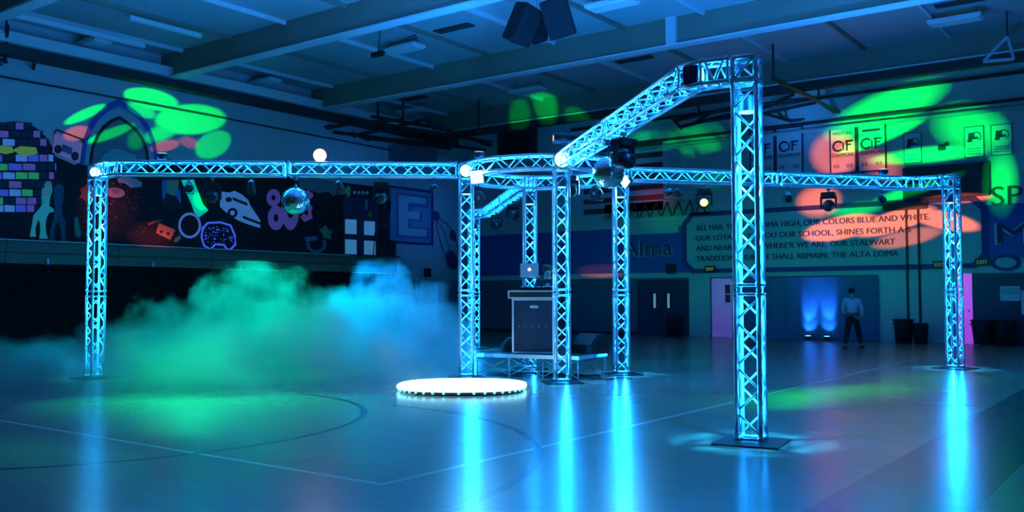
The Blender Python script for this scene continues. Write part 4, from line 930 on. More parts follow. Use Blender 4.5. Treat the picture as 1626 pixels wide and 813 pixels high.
# bleachers with plank top
bx0, bx1 = LW+0.02, LW+1.0; ends = [2.0, 5.2, 8.4, 11.6, 14.8, 18.0, 21.2, 24.4, 26.6]
pos_ = ['whose end stays out of view', 'second', 'x']
names_ = ['nearest the camera', 'left of the painted disco ball', 'under the disco ball\'s left rim', 'under the painted dancers', 'under the orange cassette', 'under the painted hoop', 'under the painted lettering', 'under the light blue squares']
for k in range(8):
    y0, y1 = ends[k]+0.01, ends[k+1]-0.01; ym = (y0+y1)/2
    t = thing('bleacher_bank', ((bx0+bx1)/2, ym, 2.45), 0, 'closed wooden bleacher bank below the mural, ' + names_[k], 'bleachers')
    MB().box(((bx0+bx1)/2, ym, 3.065), (bx1-bx0, y1-y0, 0.05)).build('seat_plank', 'ledge', t)
    MB().box((bx1-0.03, ym, 2.90), (0.05, y1-y0, 0.26)).build('front_board', 'ledge', t)
    MB().box((bx1-0.05, ym, 2.60), (0.05, y1-y0, 0.28)).build('front_board', 'ledge', t)
    MB().box((bx1-0.02, ym, 2.755), (0.05, y1-y0, 0.03)).build('gap_strip', 'dark', t)
    MB().box((bx1+0.015, y0+1.1, 2.53), (0.03, 0.05, 0.16)).build('bracket', 'chrome', t)
tag(MB().box((bx1+0.006, 9.5, 3.095), (0.02, 29, 0.02)).build('ledge_edge_strip', 'white'), 'thin pale strip along the front edge of the bleacher tops', 'edge strip')
# pleated curtain filling the opening
mb = MB(); vs = []; k = 0; y = 2.0; pts = []
while y < 28.15: pts.append((bx1-0.02+0.045*math.sin(y*17)+0.02*math.sin(y*7.3), y)); y += 0.06
nn = len(pts)
vs = [Vector((x, y_, 0.01)) for x, y_ in pts]+[Vector((x-0.03, y_ if y_ < 26 else min(y_, 27.6), 2.435)) for x, y_ in pts]
vb = [v-Vector((0.05, 0, 0)) for v in vs]
fs = [(i, i+1, nn+i+1, nn+i) for i in range(nn-1)]+[(2*nn+i+1, 2*nn+i, 3*nn+i, 3*nn+i+1) for i in range(nn-1)]
fs += [(i+1, i, 2*nn+i, 2*nn+i+1) for i in range(nn-1)]+[(nn+i, nn+i+1, 3*nn+i+1, 3*nn+i) for i in range(nn-1)]+[(0, nn, 3*nn, 2*nn), (nn-1, 3*nn-1, 4*nn-1, 2*nn-1)]
tag(mb.add(vs+vb, fs).build('stage_curtain', 'curtain', smooth=False), 'long black pleated curtain below the closed bleachers', 'curtain')
# dark rack of upright bars standing on the bleacher end
t = thing('chair_rack', (LW+0.75, 26.2, 3.09), 0, 'dark rack of upright bars standing on the bleacher end below the big E', 'rack')
mb = MB()
for k in range(9): mb.tube((LW+0.8, 25.75+k*0.12, 3.12), (LW+0.75, 25.8+k*0.12, 3.75), 0.02, 6)
mb.build('bars', 'black', t)
MB().box((LW+0.75, 26.25, 3.12), (0.3, 1.2, 0.05)).box((LW+0.75, 26.25, 3.75), (0.3, 1.2, 0.04)).build('rail', 'black', t)
tag(MB().path([(LW+0.9, 25.35, 3.095), (LW+0.9, 25.45, 4.05), (LW+0.9, 25.55, 4.12), (LW+0.9, 25.62, 4.05), (LW+0.9, 25.55, 3.095)], 0.02, 6).build('bar_handle', 'black', smooth=True), 'thin tall loop handle standing beside the dark bar rack', 'handle')
# unit with lit panel near the corner
t = thing('wall_unit', (LW+0.4, 28.6, 7.15), 0, 'grey box unit with a lit cross-braced panel high on the left wall', 'air unit')
MB().box((LW+0.45, 28.1, 7.42), (0.9, 2.0, 0.62)).build('box', mat('unit_grey', (0.16, 0.18, 0.22), 0.6), t)
MB().box((LW+0.12, 31.0, 7.40), (0.12, 3.0, 0.58)).build('panel', 'flange', t)
MB().tube((LW+0.2, 29.6, 7.15), (LW+0.2, 31.2, 7.65), 0.03).tube((LW+0.2, 31.2, 7.65), (LW+0.2, 32.2, 7.2), 0.03).build('brace', 'wall', t)
t = thing('roof_vent_duct', (-23.4, BW-0.3, 7.5), 0, 'tall dark louvred vent hanging at the back wall corner', 'vent')
MB().box((-23.4, BW-0.35, 8.25), (1.7, 0.6, 1.5)).build('frame', 'dark', t)
for k in range(6): MB().box((-24.0+k*0.24, BW-0.67, 8.25), (0.10, 0.04, 1.35)).build('louvre', 'blackmetal', t)
# cable stretched along the wall
tag(MB().path([(LW+0.12, 4, 7.66), (LW+0.12, 18, 7.62), (LW+0.12, 32.0, 7.50)], 0.03, 6).build('wall_cable', 'dark', smooth=True), 'thin dark cable stretched along the upper left wall', 'cable')

# ================================================================== BACK WALL
X1 = Vector((1, 0, 0)); Z1 = Vector((0, 0, 1)); OUT = Vector((0, -1, 0))
def plate(name, x0, x1, z0, z1, m, parent=None, lay=0, th=0.02):
    return MB().box(((x0+x1)/2, BW-0.045-lay*0.012-th/2, (z0+z1)/2), (x1-x0, th, z1-z0)).build(name, m, parent)
def words(name, txt, x, z, h, m, parent, width=None, lay=1, bold=0.0, label=None, cat=None, shear=0):
    o = text_mb(txt, (x, BW-0.055-lay*0.012, z), X1, Z1, h, width, 0.012, bold, shear).build(name, m, parent)
    if label: tag(o, label, cat)
    return o
# song panel: chamfered border + pale field, four lines
t = thing('song_panel', (-10.4, BW-0.05, 2.4), 0, 'long pale painted panel with four lines of school song text', 'sign')
def chamfer(x0, x1, z0, z1, c, y): return [Vector(p) for p in ((x0+c, y, z0), (x1-c, y, z0), (x1, y, z0+c), (x1, y, z1-c), (x1-c, y, z1), (x0+c, y, z1), (x0, y, z1-c), (x0, y, z0+c))]
MB().prism(chamfer(-15.75, -5.15, 2.40, 4.72, 0.38, BW-0.045), OUT*0.02).build('border', 'border', t)
MB().prism(chamfer(-15.55, -5.35, 2.56, 4.55, 0.30, BW-0.066), OUT*0.012).build('field', 'panelpaint', t)
for z, x1_, s in ((4.02, -6.85, 'ALL HAIL TO ALTA LOMA HIGH, OUR COLORS BLUE AND WHITE.'), (3.63, -7.45, 'OUR LOYALTY TO YOU OUR SCHOOL, SHINES FORTH A S'),
               (3.24, -7.95, 'AND NEAR OR FAR WHERE\'R WE ARE, OUR STALWART'), (2.85, -7.85, 'TRADITION TRUE WE SHALL REMAIN, THE ALTA LOMA')):
    words('text_line', s, -15.15, z, 0.20, 'letter', t, width=x1_+15.15, lay=3, bold=0.02)
for (tx, x_, z_, h_, w_, lb) in (('Alma', -18.35, 3.12, 0.62, 2.2, 'big dark word Alma painted left of the song panel'), ('Mater', -4.9, 3.15, 0.66, 3.4, 'big dark letters beginning with M right of the song panel')):
    t = thing('wall_lettering', (x_+w_/2, BW-0.05, z_), 0, lb, 'lettering')
    words('letter_outline', tx, x_-0.05, z_-0.03, h_*1.06, 'panelpaint', t, w_+0.06, 1, 0.03); words('letters', tx, x_, z_, h_, 'letter', t, w_, 2, 0.0)
words('wall_lettering', 'SPbC', -5.05, 4.35, 0.62, 'letter', None, 2.0, 0, 0.0, 'thin outlined letters high at the right edge above the letter M', 'lettering')
words('wall_lettering', 'ROUTINE', -18.3, 4.05, 0.55, 'panelpaint', None, 2.6, 0, 0.01, 'pale faint letters above the word Alma', 'lettering') if False else None
ms = thing('wall_mesh_panel', (-17.0, BW-0.05, 4.5), 0, 'pale zigzag painted frieze strip left of the song panel', 'wall frieze')
plate('strip', -19.2, -14.6, 4.62, 5.25, mat('frieze_paint', (0.42, 0.42, 0.36), 0.8), ms, 0)
zz = MB()
for k in range(9):
    x = -19.0+k*0.48; zz.tube((x, BW-0.08, 4.66), (x+0.24, BW-0.08, 5.2), 0.03, 6).tube((x+0.24, BW-0.08, 5.2), (x+0.42, BW-0.08, 4.66), 0.03, 6)
zz.build('zigzag', 'dark', ms)
plate('pale_wall_plaque', -18.4, -15.9, 3.98, 4.5, 'panelpaint', None, 0); tag(COL.objects[-1], 'pale painted rectangle above the word Alma', 'wall panel')
# flag
fg = thing('national_flag', (-18.0, BW-0.06, 4.85), 0, 'large striped flag hanging flat on the back wall behind the right beam', 'flag')
mr, mw = mat('flag_red', (0.35, 0.04, 0.05), 0.8), mat('flag_white', (0.60, 0.56, 0.52), 0.8)
for k in range(13): plate('stripe', -20.2, -16.55, 4.9+k*0.21, 4.9+(k+1)*0.21, mr if k % 2 == 0 else mw, fg, 0)
cn = plate('canton', -20.2, -18.7, 4.9+6*0.21, 4.9+13*0.21, 'wallblue', fg, 1)
stz = MB()
for i in range(9):
    for j in range(6 if i % 2 == 0 else 5):
        x = -20.08+j*0.25+(0 if i % 2 == 0 else 0.125); z = 6.28+i*0.145
        stz.prism([Vector((x+r*math.sin(a), BW-0.075, z+r*math.cos(a))) for a, r in ((PI*q/5, 0.05 if q % 2 == 0 else 0.02) for q in range(10))], OUT*0.008)
o = stz.build('stars', mw, fg)
# championship banners
def cif(x0, x1, z0, z1, top_, label, ink='letter'):
    t = thing('championship_banner', ((x0+x1)/2, BW-0.05, z0), 0, label, 'banner'); w = x1-x0
    plate('border', x0-0.03, x1+0.03, z0-0.03, z1+0.03, ink, t, 0, 0.015); plate('cloth', x0+0.03, x1-0.03, z0+0.03, z1-0.03, 'white', t, 1, 0.015)
    h = z1-z0
    if top_: words('top_text', top_, x0+0.1, z1-0.24, 0.10, ink, t, w-0.2, 3)
    else: plate('top_bar', x0+0.16, x1-0.16, z1-0.22, z1-0.15, ink, t, 3, 0.01)
    # CIF mark: open C ring and a two-bar F
    mb = MB(); cx, cz = x0+w*0.32, z0+h*0.60
    for k in range(16):
        b0, b1 = 0.7+(2*PI-1.4)*k/16, 0.7+(2*PI-1.4)*(k+1)/16
        mb.prism([Vector((cx+r*math.cos(b), BW-0.085, cz+r*math.sin(b))) for r, b in ((0.13, b0), (0.20, b0), (0.20, b1), (0.13, b1))], OUT*0.012)
    mb.box((cx+0.18, BW-0.09, cz-0.02), (0.05, 0.012, 0.26)); mb.box((cx+0.30, BW-0.09, cz-0.0), (0.06, 0.012, 0.36)); mb.box((cx+0.38, BW-0.09, cz+0.15), (0.26, 0.012, 0.06)); mb.box((cx+0.36, BW-0.09, cz+0.03), (0.18, 0.012, 0.05))
    mb.build('emblem', ink, t)
    words('main_text', 'CHAMPIONS', x0+0.06, z0+h*0.36, 0.13, ink, t, w-0.12, 3, 0.01)
    words('year_text', '02', x0+0.12, z0+h*0.12, 0.12, ink, t, 0.2, 3); words('year_text', '03', x1-0.32, z0+h*0.12, 0.12, ink, t, 0.2, 3)
cif(-12.97, -12.06, 5.9, 7.56, '', 'white CIF champions banner left of three others, partly behind the nearest column')
cif(-11.99, -11.03, 5.9, 7.57, '', 'white CIF champions banner just right of the nearest column')
cif(-10.05, -9.18, 5.77, 7.35, 'WRESTLING', 'white CIF champions banner in the salmon light, left of the touching pair')
cif(-9.11, -8.2, 5.76, 7.35, '', 'white CIF champions banner in the salmon light, right of the touching pair')
def small_banner(x0, x1, z0, z1, label):
    t = thing('small_banner', ((x0+x1)/2, BW-0.05, z0), 0, label, 'banner')
    plate('border', x0-0.015, x1+0.015, z0-0.015, z1+0.015, 'letter', t, 0, 0.012); plate('cloth', x0+0.01, x1-0.01, z0+0.01, z1-0.01, 'white', t, 1, 0.012)
    w, h = x1-x0, z1-z0; cx, cz = (x0+x1)/2, z0+h*0.66
    mb = MB()
    for k in range(12):
        b0, b1 = -1+4.0*k/12, -1+4.0*(k+1)/12
        mb.prism([Vector((cx+0.06+r*math.cos(b), BW-0.08, cz+r*math.sin(b))) for r, b in ((0.13, b0), (0.16, b0), (0.16, b1), (0.13, b1))], OUT*0.01)
    mb.box((cx-0.07, BW-0.085, cz+0.06), (0.18, 0.01, 0.16)).box((cx-0.02, BW-0.085, cz-0.04), (0.30, 0.01, 0.08)).box((cx-0.12, BW-0.085, cz-0.12), (0.14, 0.01, 0.08))
    mb.build('emblem', 'letter', t)
    for k in range(3): plate('text_bar', x0+0.08, x1-0.08, z0+0.10+k*0.08, z0+0.12+k*0.08, 'letter', t, 2, 0.01)
small_banner(-7.61, -7.08, 5.93, 6.93, 'small white emblem banner right of the CIF champions banners')
small_banner(-5.77, -5.22, 5.95, 6.93, 'small white emblem banner above the scoreboard\'s right end')
small_banner(-5.0, -4.42, 5.95, 6.91, 'rightmost small white emblem banner, in blue light')
t = tag(MB().box((-6.45, BW-0.08, 6.35), (0.22, 0.03, 0.2)).box((-6.3, BW-0.08, 6.45), (0.12, 0.03, 0.12)).build('wall_emblem', 'letter'), 'small dark emblem on the wall between two small banners', 'emblem')
# scoreboard and small box
t = thing('scoreboard', (-6.35, BW-0.2, 4.7), 0, 'large black scoreboard high on the back wall behind the rightmost column', 'scoreboard')
MB().box((-6.35, BW-0.18, 5.22), (2.56, 0.25, 1.06)).build('cabinet', 'black', t, bevel=0.02)
for cx in (-7.2, -5.5): MB().box((cx, BW-0.31, 5.35), (0.5, 0.02, 0.3)).build('digit_window', 'lensdark', t)
MB().box((-6.35, BW-0.31, 5.3), (0.6, 0.02, 0.25)).build('digit_window', 'lensdark', t)
t = tag(MB().box((-7.6, BW-0.15, 4.5), (1.4, 0.2, 0.26)).build('shot_clock_box', 'black', bevel=0.03), 'black narrow box below the scoreboard, left of it', 'display box')
# pipes and conduits
pm = mat('pale_pipe_paint', (0.5, 0.55, 0.58), 0.5)
def pipe(x0, x1, z, r, m, label, y=BW-0.2): return tag(MB().tube((x0, y, z), (x1, y, z), r, 10).build('wall_pipe', m, smooth=True), label, 'pipe')
p = at(1211, 217, 'y', BW-0.4); q = at(1460, 185, 'y', BW-0.4)
pipe(-20.5, 3, (p.z+q.z)/2, 0.07, pm, 'pale blue-lit pipe running along the back wall above the banners', BW-0.4)
pipe(-20.5, 3, (p.z+q.z)/2+0.24, 0.05, 'dark', 'thin dark pipe just above the pale pipe on the back wall', BW-0.4)
p = at(1330, 152, 'y', BW-0.5)
pipe(-20.5, 3, p.z, 0.06, 'dark', 'dark pipe below the last ceiling beam on the back wall', BW-0.5)
for a, lb in ((1442, 'left of two vertical conduits between song panel lines and floor'), (1461, 'right of two vertical conduits running down to the floor')):
    p = at(a, 480, 'y', BW-0.14); tag(MB().tube((p.x, BW-0.16, 0.05), (p.x, BW-0.16, 5.0), 0.035, 8).build('wall_conduit', 'dark', smooth=True), lb, 'conduit')
# exit signs and plates
def exit_sign(px, py, label, lit=0.25, txt='EXIT', w=0.42):
    p = at(px, py, 'y', BW-0.1); t = thing('exit_sign', p, 0, label, 'exit sign')
    MB().box((p.x, BW-0.11, p.z), (w, 0.06, 0.24)).build('case', 'black', t)
    text_mb(txt, (p.x-w*0.36, BW-0.143, p.z-0.06), X1, Z1, 0.12, w*0.72, 0.006, 0.01).build('lettering', mat('exit_letter_glow', (0.6, 0.6, 0.3), 0.5, emit=(0.5, 0.55, 0.25), es=lit), t)
exit_sign(1128, 427, 'dark exit sign under the left end of the song panel')
exit_sign(1087, 519, 'small exit sign low by the floor right of the double doors', 0.3)
exit_sign(1493, 420, 'small dark exit sign left behind the rightmost column', 0.1)
exit_sign(1560, 416, 'small dark exit sign right of the rightmost column', 0.1)
p = at(1066, 427, 'y', BW-0.1)
t = thing('wall_speaker_box', p, 0, 'square dark box under the word Alma', 'wall box'); MB().box((p.x, BW-0.12, p.z), (0.36, 0.14, 0.36)).build('case', 'black', t); MB().lathe([(0.05, 0), (0.04, 0.01)], 14, Matrix.Translation((p.x, BW-0.2, p.z)) @ Matrix.Rotation(PI/2, 4, 'X')).build('dial', 'reddot' if False else 'dark', t)
p = at(1597, 417, 'y', BW-0.06); t = thing('wall_seal', p, 0, 'round dark painted seal below the letter M', 'wall emblem')
MB().lathe([(0.42, 0), (0.42, 0.01)], 32, Matrix.Translation((p.x, BW-0.05, p.z)) @ Matrix.Rotation(PI/2, 4, 'X') @ Matrix.Diagonal((1, 0.62, 1, 1))).build('disc', 'border', t)
MB().lathe([(0.3, 0.01), (0.3, 0.02)], 32, Matrix.Translation((p.x, BW-0.05, p.z)) @ Matrix.Rotation(PI/2, 4, 'X') @ Matrix.Diagonal((1, 0.55, 1, 1))).build('centre', 'panelpaint', t)
# doors
def door(nm, a, b, m, ztop=2.16, glass=True, split=False, win=None):
    p, q = at(a, 500, 'y', BW-0.14), at(b, 500, 'y', BW-0.14); w = q.x-p.x
    d = MB().box(((p.x+q.x)/2, BW-0.12, ztop/2), (w, 0.10, ztop)).build(nm, m); d['kind'] = 'structure'
    return d, p.x, q.x
d, x0, x1 = door('door_1', 1012, 1094, 'door'); xm = (x0+x1)/2
MB().box((xm, BW-0.175, 1.08), (0.03, 0.01, 2.1)).build('door_seam', 'black', d)
for s, c in ((-1, 1039), (1, 1061)):
    p = at(c, 482, 'y', BW-0.17)
    MB().box((p.x, BW-0.175, 1.35), (0.26, 0.012, 0.62)).build('window_frame', 'black', d)
    MB().box((p.x+0.02, BW-0.185, 1.35), (0.10, 0.012, 0.56)).build('window_glass', mat('lit_door_glass', (0.5, 0.7, 0.8), 0.2, emit=(0.15, 0.35, 0.5), es=0.5), d)
    MB().tube((xm+s*0.1-0.02, BW-0.2, 0.98), (xm+s*0.5, BW-0.2, 0.98), 0.02).build('push_bar', 'chrome', d)
d2, x0, x1 = door('door_2', 1131, 1163, 'doorwhite', 2.19)
MB().box((x1-0.16, BW-0.175, 1.62), (0.2, 0.012, 0.66)).build('window_glass', 'black', d2); MB().box((x1-0.16, BW-0.185, 1.6), (0.2, 0.012, 0.03)).build('window_bar', 'doorwhite', d2)
MB().box(((x0+x1)/2, BW-0.18, 0.10), (x1-x0, 0.015, 0.16)).build('kick_plate', 'white', d2)
d3, x2, x3 = door('door_3', 1521, 1545, 'doorwhite', 2.25)
MB().ball((x3-0.1, BW-0.2, 1.05), 0.035).build('knob', 'chrome', d3)
struct('door_4', MB().box((at(1571, 500, 'y', BW-0.12).x+0.3, BW-0.1, 1.1), (1.6, 0.08, 2.2)), 'door')
for k, (xa, xb, zt, e, c, px) in enumerate(((x0, x1, 2.19, 1.0, (0.30, 0.012, 1.0), 1075), (x2, x3, 2.25, 1.5, (0.62, 0.03, 1.0), 1400))):
    P = on_arm(2, px); P.z = ZT-TW-CR-0.19; aim = Vector(((xa+xb)/2, BW-0.17, zt/2))  # can light added on the beam to throw colour on the door
    t = can_light(P, aim-P, ('added black can light under the right beam, left of the amber lens light', 'added black can light under the right beam near the rightmost column')[k], 'lensdark', 0.26, 0.075)
    MB().tube(P+Vector((0, 0, 0.02)), P+Vector((0, 0, 0.19)), 0.012).build('hanger', 'blackmetal', t)
    hw = (xb-xa)/2
    gobo(P+(aim-P).normalized()*0.16, aim, [(aim, aim+Vector((hw*1.02, 0, 0)), aim+Vector((0, 0, zt/2)), 1, 0.04)], c, 2600*e, 30, 0.01, rect=True)
# drape with two blue uplights
px0, px1 = at(1182, 500, 'y', BW-0.3).x, at(1395, 500, 'y', BW-0.3).x
pts = []; x = px0
while x < px1: pts.append((x, BW-0.28+0.035*math.sin(x*11)+0.02*math.sin(x*4.7))); x += 0.05
nn = len(pts); vs = [Vector((a, b, 0.01)) for a, b in pts]+[Vector((a, b+0.02, 2.18)) for a, b in pts]; vb = [v+Vector((0, 0.04, 0)) for v in vs]
fs = [(i, i+1, nn+i+1, nn+i) for i in range(nn-1)]+[(2*nn+i+1, 2*nn+i, 3*nn+i, 3*nn+i+1) for i in range(nn-1)]+[(i+1, i, 2*nn+i, 2*nn+i+1) for i in range(nn-1)]+[(nn+i, nn+i+1, 3*nn+i+1, 3*nn+i) for i in range(nn-1)]+[(0, nn, 3*nn, 2*nn), (nn-1, 3*nn-1, 4*nn-1, 2*nn-1)]
tag(MB().add(vs+vb, fs).build('back_drape', 'drape'), 'wide dark drape on the back wall behind the two blue uplights', 'drape')
for k, px in enumerate((1283, 1313)):
    p = at(px, 534, 'z', 0.12); p = Vector((at(px, 534, 'y', BW-0.52).x, BW-0.52, 0))
    t = thing('uplight', p, 0, ('left', 'right')[k]+' one of two blue uplights on the floor against the drape', 'stage light')
    MB().lathe([(0.10, 0.0), (0.11, 0.04), (0.11, 0.14)], 18, Matrix.Translation(p)).build('housing', 'black', t, smooth=True)
    MB().lathe([(0.095, 0.14), (0.09, 0.15)], 18, Matrix.Translation(p)).build('lens', 'glowcyan', t)
    light('SPOT', 'uplight_lamp', p+Vector((0, -0.02, 0.18)), p+Vector((0, 0.22, 1.25)), 520, (0.02, 0.22, 1.0), t, spot_size=math.radians(42), spot_blend=0.9, shadow_soft_size=0.03)
    light('SPOT', 'uplight_lamp', p+Vector((0, -0.02, 0.18)), p+Vector((0, 0.24, 0.62)), 75, (0.02, 0.25, 1.0), t, spot_size=math.radians(80), spot_blend=1.0, shadow_soft_size=0.03)
# trash cans, notice, baseboard
def can(px, py, h, r, label):
    p = at(px, py, 'z', 0); t = thing('trash_can', p, 0, label, 'trash can')
    Mx = Matrix.Translation(p)
    MB().lathe([(r*0.82, 0), (r, h*0.92), (r*1.0, h*0.93)], 24, Mx).build('bin', 'black', t, smooth=True)
    MB().lathe([(r*1.08, h*0.92), (r*1.1, h*0.97), (r*1.02, h*1.0), (r*0.9, h*1.0), (r*0.88, h*0.9)], 24, Mx).build('rim', 'blackgloss', t, smooth=True)
    for s in (-1, 1): MB().box(p+Vector((s*r*1.05, 0, h*0.8)), (0.05, 0.12, 0.04)).build('handle', 'blackgloss', t)
can(1435, 545, 0.78, 0.30, 'black round trash can left of the green-lit door bay')
can(1462, 546, 0.66, 0.24, 'smaller black trash can just behind the round one')
can(1562, 547, 0.78, 0.34, 'black trash can right of the magenta door, nearer to it')
can(1597, 549, 0.80, 0.32, 'black trash can right of the magenta door, farther from it')
can(1082, 531, 0.72, 0.24, 'dark trash can in front of the double doors') if False else None
can(1070, 534, 0.78, 0.28, 'dark trash can standing before the double doors')
p = at(1604, 466, 'y', BW-0.16); t = thing('notice_board', p, 0, 'small pale notice on the dark door at the right edge', 'notice')
MB().box((p.x, BW-0.16, p.z), (0.55, 0.02, 0.46)).build('sheet', 'white', t); MB().box((p.x, BW-0.175, p.z+0.08), (0.45, 0.008, 0.2)).build('print', 'panelpaint', t)
p = at(1626, 480, 'y', BW-0.16); tag(MB().box((p.x+0.1, BW-0.16, p.z), (0.35, 0.03, 0.75)).build('pale_wall_board', 'white', bevel=0.005), 'tall pale board at the very right edge of the back wall', 'board')
struct('baseboard_back', MB().box(((LW+RW)/2, BW-0.09, 0.06), (RW-LW, 0.06, 0.12)), 'black')

# ================================================================== CEILING THINGS
def troffer(px, py, label, w=1.35, d=0.55, rz=0.0, warm=False):
    p = at(px, py, 'z', 8.95); t = thing('ceiling_light', p, rz, label, 'ceiling light')
    R = Matrix.Rotation(rz, 3, 'Z')
    MB().box(p+Vector((0, 0, 0.06)), (w, d, 0.10), R).build('housing', 'flange', t, bevel=0.01)
    MB().box(p+Vector((0, 0, 0.0)), (w*0.92, d*0.86, 0.03), R).build('diffuser', 'white', t)
    MB().tube(p+R @ Vector((-w*0.4, 0, 0.1)), p+R @ Vector((-w*0.4, 0, DECK-8.95)), 0.01).build('hanger', 'blackmetal', t)
    MB().tube(p+R @ Vector((w*0.4, 0, 0.1)), p+R @ Vector((w*0.4, 0, DECK-8.95)), 0.01).build('hanger', 'blackmetal', t)
    return p
troffer(145, 72, 'unlit ceiling light fixture near the left wall with a red reflection')
troffer(418, 133, 'unlit ceiling light fixture just beyond the second beam from the left')
troffer(640, 80, 'unlit ceiling light fixture beside a small bracket, mid ceiling')
troffer(972, 10, 'unlit ceiling light fixture right of the hanging speakers')
troffer(1517, 35, 'unlit ceiling light fixture at the upper right, tinted green')
troffer(655, 178, 'unlit ceiling light fixture far back above the folded hoop frame')
troffer(838, 146, 'unlit ceiling light fixture far back above the green light patch')
# clamp-on camera/bracket under ceiling
p = at(600, 86, 'z', 8.5); t = thing('ceiling_bracket', p, 0, 'small dark clamp bracket hanging under the ceiling', 'bracket')
MB().box(p, (0.5, 0.14, 0.14), Matrix.Rotation(-0.1, 3, 'Z')).build('body', 'black', t, bevel=0.02)
MB().tube(p, p+Vector((0.1, 0, 0.8)), 0.015).tube(p+Vector((0, 0, 0.1)), p+Vector((1.2, 0.3, 0.35)), 0.015).tube(p+Vector((0.1, 0, 0.16)), p+Vector((1.2, 0.3, 0.42)), 0.015).build('arm', 'blackmetal', t)
# hanging speaker cluster
cl = at(862, 30, 'z', 7.6)
def hung_speaker(px, py, zc, w, h, d, rz, tilt, label, roll=0):
    P = at(px, py, 'z', zc); P = Vector(P)
    m = Matrix.Translation(P) @ Matrix.Rotation(YAW+rz, 4, 'Z') @ Matrix.Rotation(roll, 4, 'Y') @ Matrix.Rotation(tilt, 4, 'X')
    t = thing('hanging_speaker', P, 0, label, 'speaker', matrix=m)
    f = lambda x, y, z: m @ Vector((x, y, z))
    pr = [(-w/2, -d/2), (w/2, -d/2), (w*0.36, d/2), (-w*0.36, d/2)]
    MB().prism([f(x, y, -h/2) for x, y in pr], m.to_3x3() @ Vector((0, 0, h))).build('cabinet', 'soot', t, bevel=0.02)
    MB().box(f(0, -d/2-0.012, 0), (w*0.92, 0.02, h*0.94), m.to_3x3()).build('grille', 'soot', t)
    top_ = f(0, 0, h/2); MB().path([top_, (top_.x, top_.y, DECK)], 0.012).build('suspension_cable', 'chrome', t)
    MB().box(f(0, 0, h/2+0.02), (0.16, 0.1, 0.04), m.to_3x3()).build('bracket', 'blackmetal', t)
hung_speaker(828, 38, 7.6, 0.55, 0.85, 0.5, 0.75, 0.35, 'leftmost of three black speakers hanging from the ceiling', 0.22)
hung_speaker(852, 44, 7.9, 0.42, 0.62, 0.4, 2.6, 0.35, 'middle black speaker of the hanging cluster, partly hidden', 0.15)
hung_speaker(889, 28, 7.65, 0.62, 0.85, 0.5, -0.35, 0.30, 'rightmost of three black speakers hanging from the ceiling', -0.22)
# folded basketball hoop frames
def hoop_frame(nm_label, pts, rad, depth, hooks):
    """dark folded steel frame: list of bars in photo points placed at height z"""
    c = at(*pts[0][0], 'z', pts[0][2]); t = thing('folded_hoop_frame', c, 0, nm_label, 'basketball frame')
    for a, b, za, zb in pts_iter(pts):
        MB().tube(at(*a, 'z', za), at(*b, 'z', zb), rad).build('frame_bar', 'blackmetal', t)
    for a, z in hooks: p = at(*a, 'z', z); MB().tube(p, (p.x, p.y, DECK), rad*0.7).build('hanger', 'blackmetal', t)
    return t
def pts_iter(pts): return [(p[0], p[1], p[2], p[3]) for p in pts]
hoop_frame('folded dark steel basketball frame under the ceiling at the far left corner', [
    ((457, 216), (560, 196), 7.9, 8.0), ((512, 227), (600, 208), 7.8, 7.9), ((560, 196), (640, 190), 8.0, 8.0), ((530, 210), (700, 232), 7.8, 7.8), ((585, 220), (715, 236), 7.7, 7.7), ((590, 185), (695, 203), 8.1, 8.1),
    ((600, 196), (780, 226), 7.9, 7.9), ((498, 204), (530, 200), 8.0, 8.0), ((600, 208), (675, 190), 7.9, 8.1), ((640, 222), (770, 238), 7.7, 7.7), ((700, 203), (780, 232), 8.0, 7.8), ((675, 186), (690, 205), 8.1, 8.0), ((560, 212), (585, 222), 7.8, 7.7), ((715, 215), (715, 236), 7.9, 7.7)],
    0.065, 0, (((600, 186), 8.1), ((640, 192), 8.0), ((760, 210), 8.0)))
hoop_frame('folded dark steel basketball frame right of the nearest column top', [
    ((1226, 125), (1340, 182), 8.2, 7.9), ((1236, 128), (1300, 160), 8.2, 8.0), ((1212, 180), (1295, 163), 7.9, 8.0), ((1212, 166), (1260, 158), 8.0, 8.1), ((1212, 180), (1255, 192), 7.9, 7.8), ((1255, 192), (1340, 182), 7.8, 7.9), ((1290, 155), (1325, 178), 8.1, 7.9), ((1235, 176), (1245, 190), 7.9, 7.8), ((1260, 150), (1212, 172), 8.1, 8.0)],
    0.055, 0, (((1228, 126), 8.2), ((1300, 158), 8.0)))
hoop_frame('folded dark steel basketball frame between the overhead beam and the nearest column', [
    ((1070, 192), (1160, 172), 7.9, 8.0), ((1078, 202), (1160, 182), 7.8, 7.9), ((1100, 197), (1130, 178), 7.8, 8.0), ((1066, 186), (1082, 204), 7.9, 7.8), ((1120, 192), (1165, 186), 7.8, 7.8)],
    0.06, 0, (((1110, 186), 7.9),))
hoop_frame('dark folded bar bracket high at the far left edge', [((-30, 85), (48, 112), 8.1, 8.1), ((-30, 92), (45, 118), 8.0, 8.0), ((8, 96), (12, 40), 8.1, 8.9), ((54, 102), (52, 118), 8.1, 8.0)], 0.05, 0, (((10, 60), 8.6),))
p = at(1600, 75, 'z', 8.3); t = thing('banner_crane', p, 0, 'small green-lit pulley bracket hanging at the upper right', 'bracket')
MB().tube(p+Vector((-0.6, 0, -0.3)), p+Vector((0, 0, 0.3)), 0.05).tube(p+Vector((0, 0, 0.3)), p+Vector((0.15, 0, -0.35)), 0.04).tube(p+Vector((-0.6, 0, -0.3)), p+Vector((0.15, 0, -0.35)), 0.05).build('frame', pm, t)
MB().tube(p+Vector((0, 0, 0.3)), (p.x, p.y, DECK), 0.02).build('hanger', 'blackmetal', t)
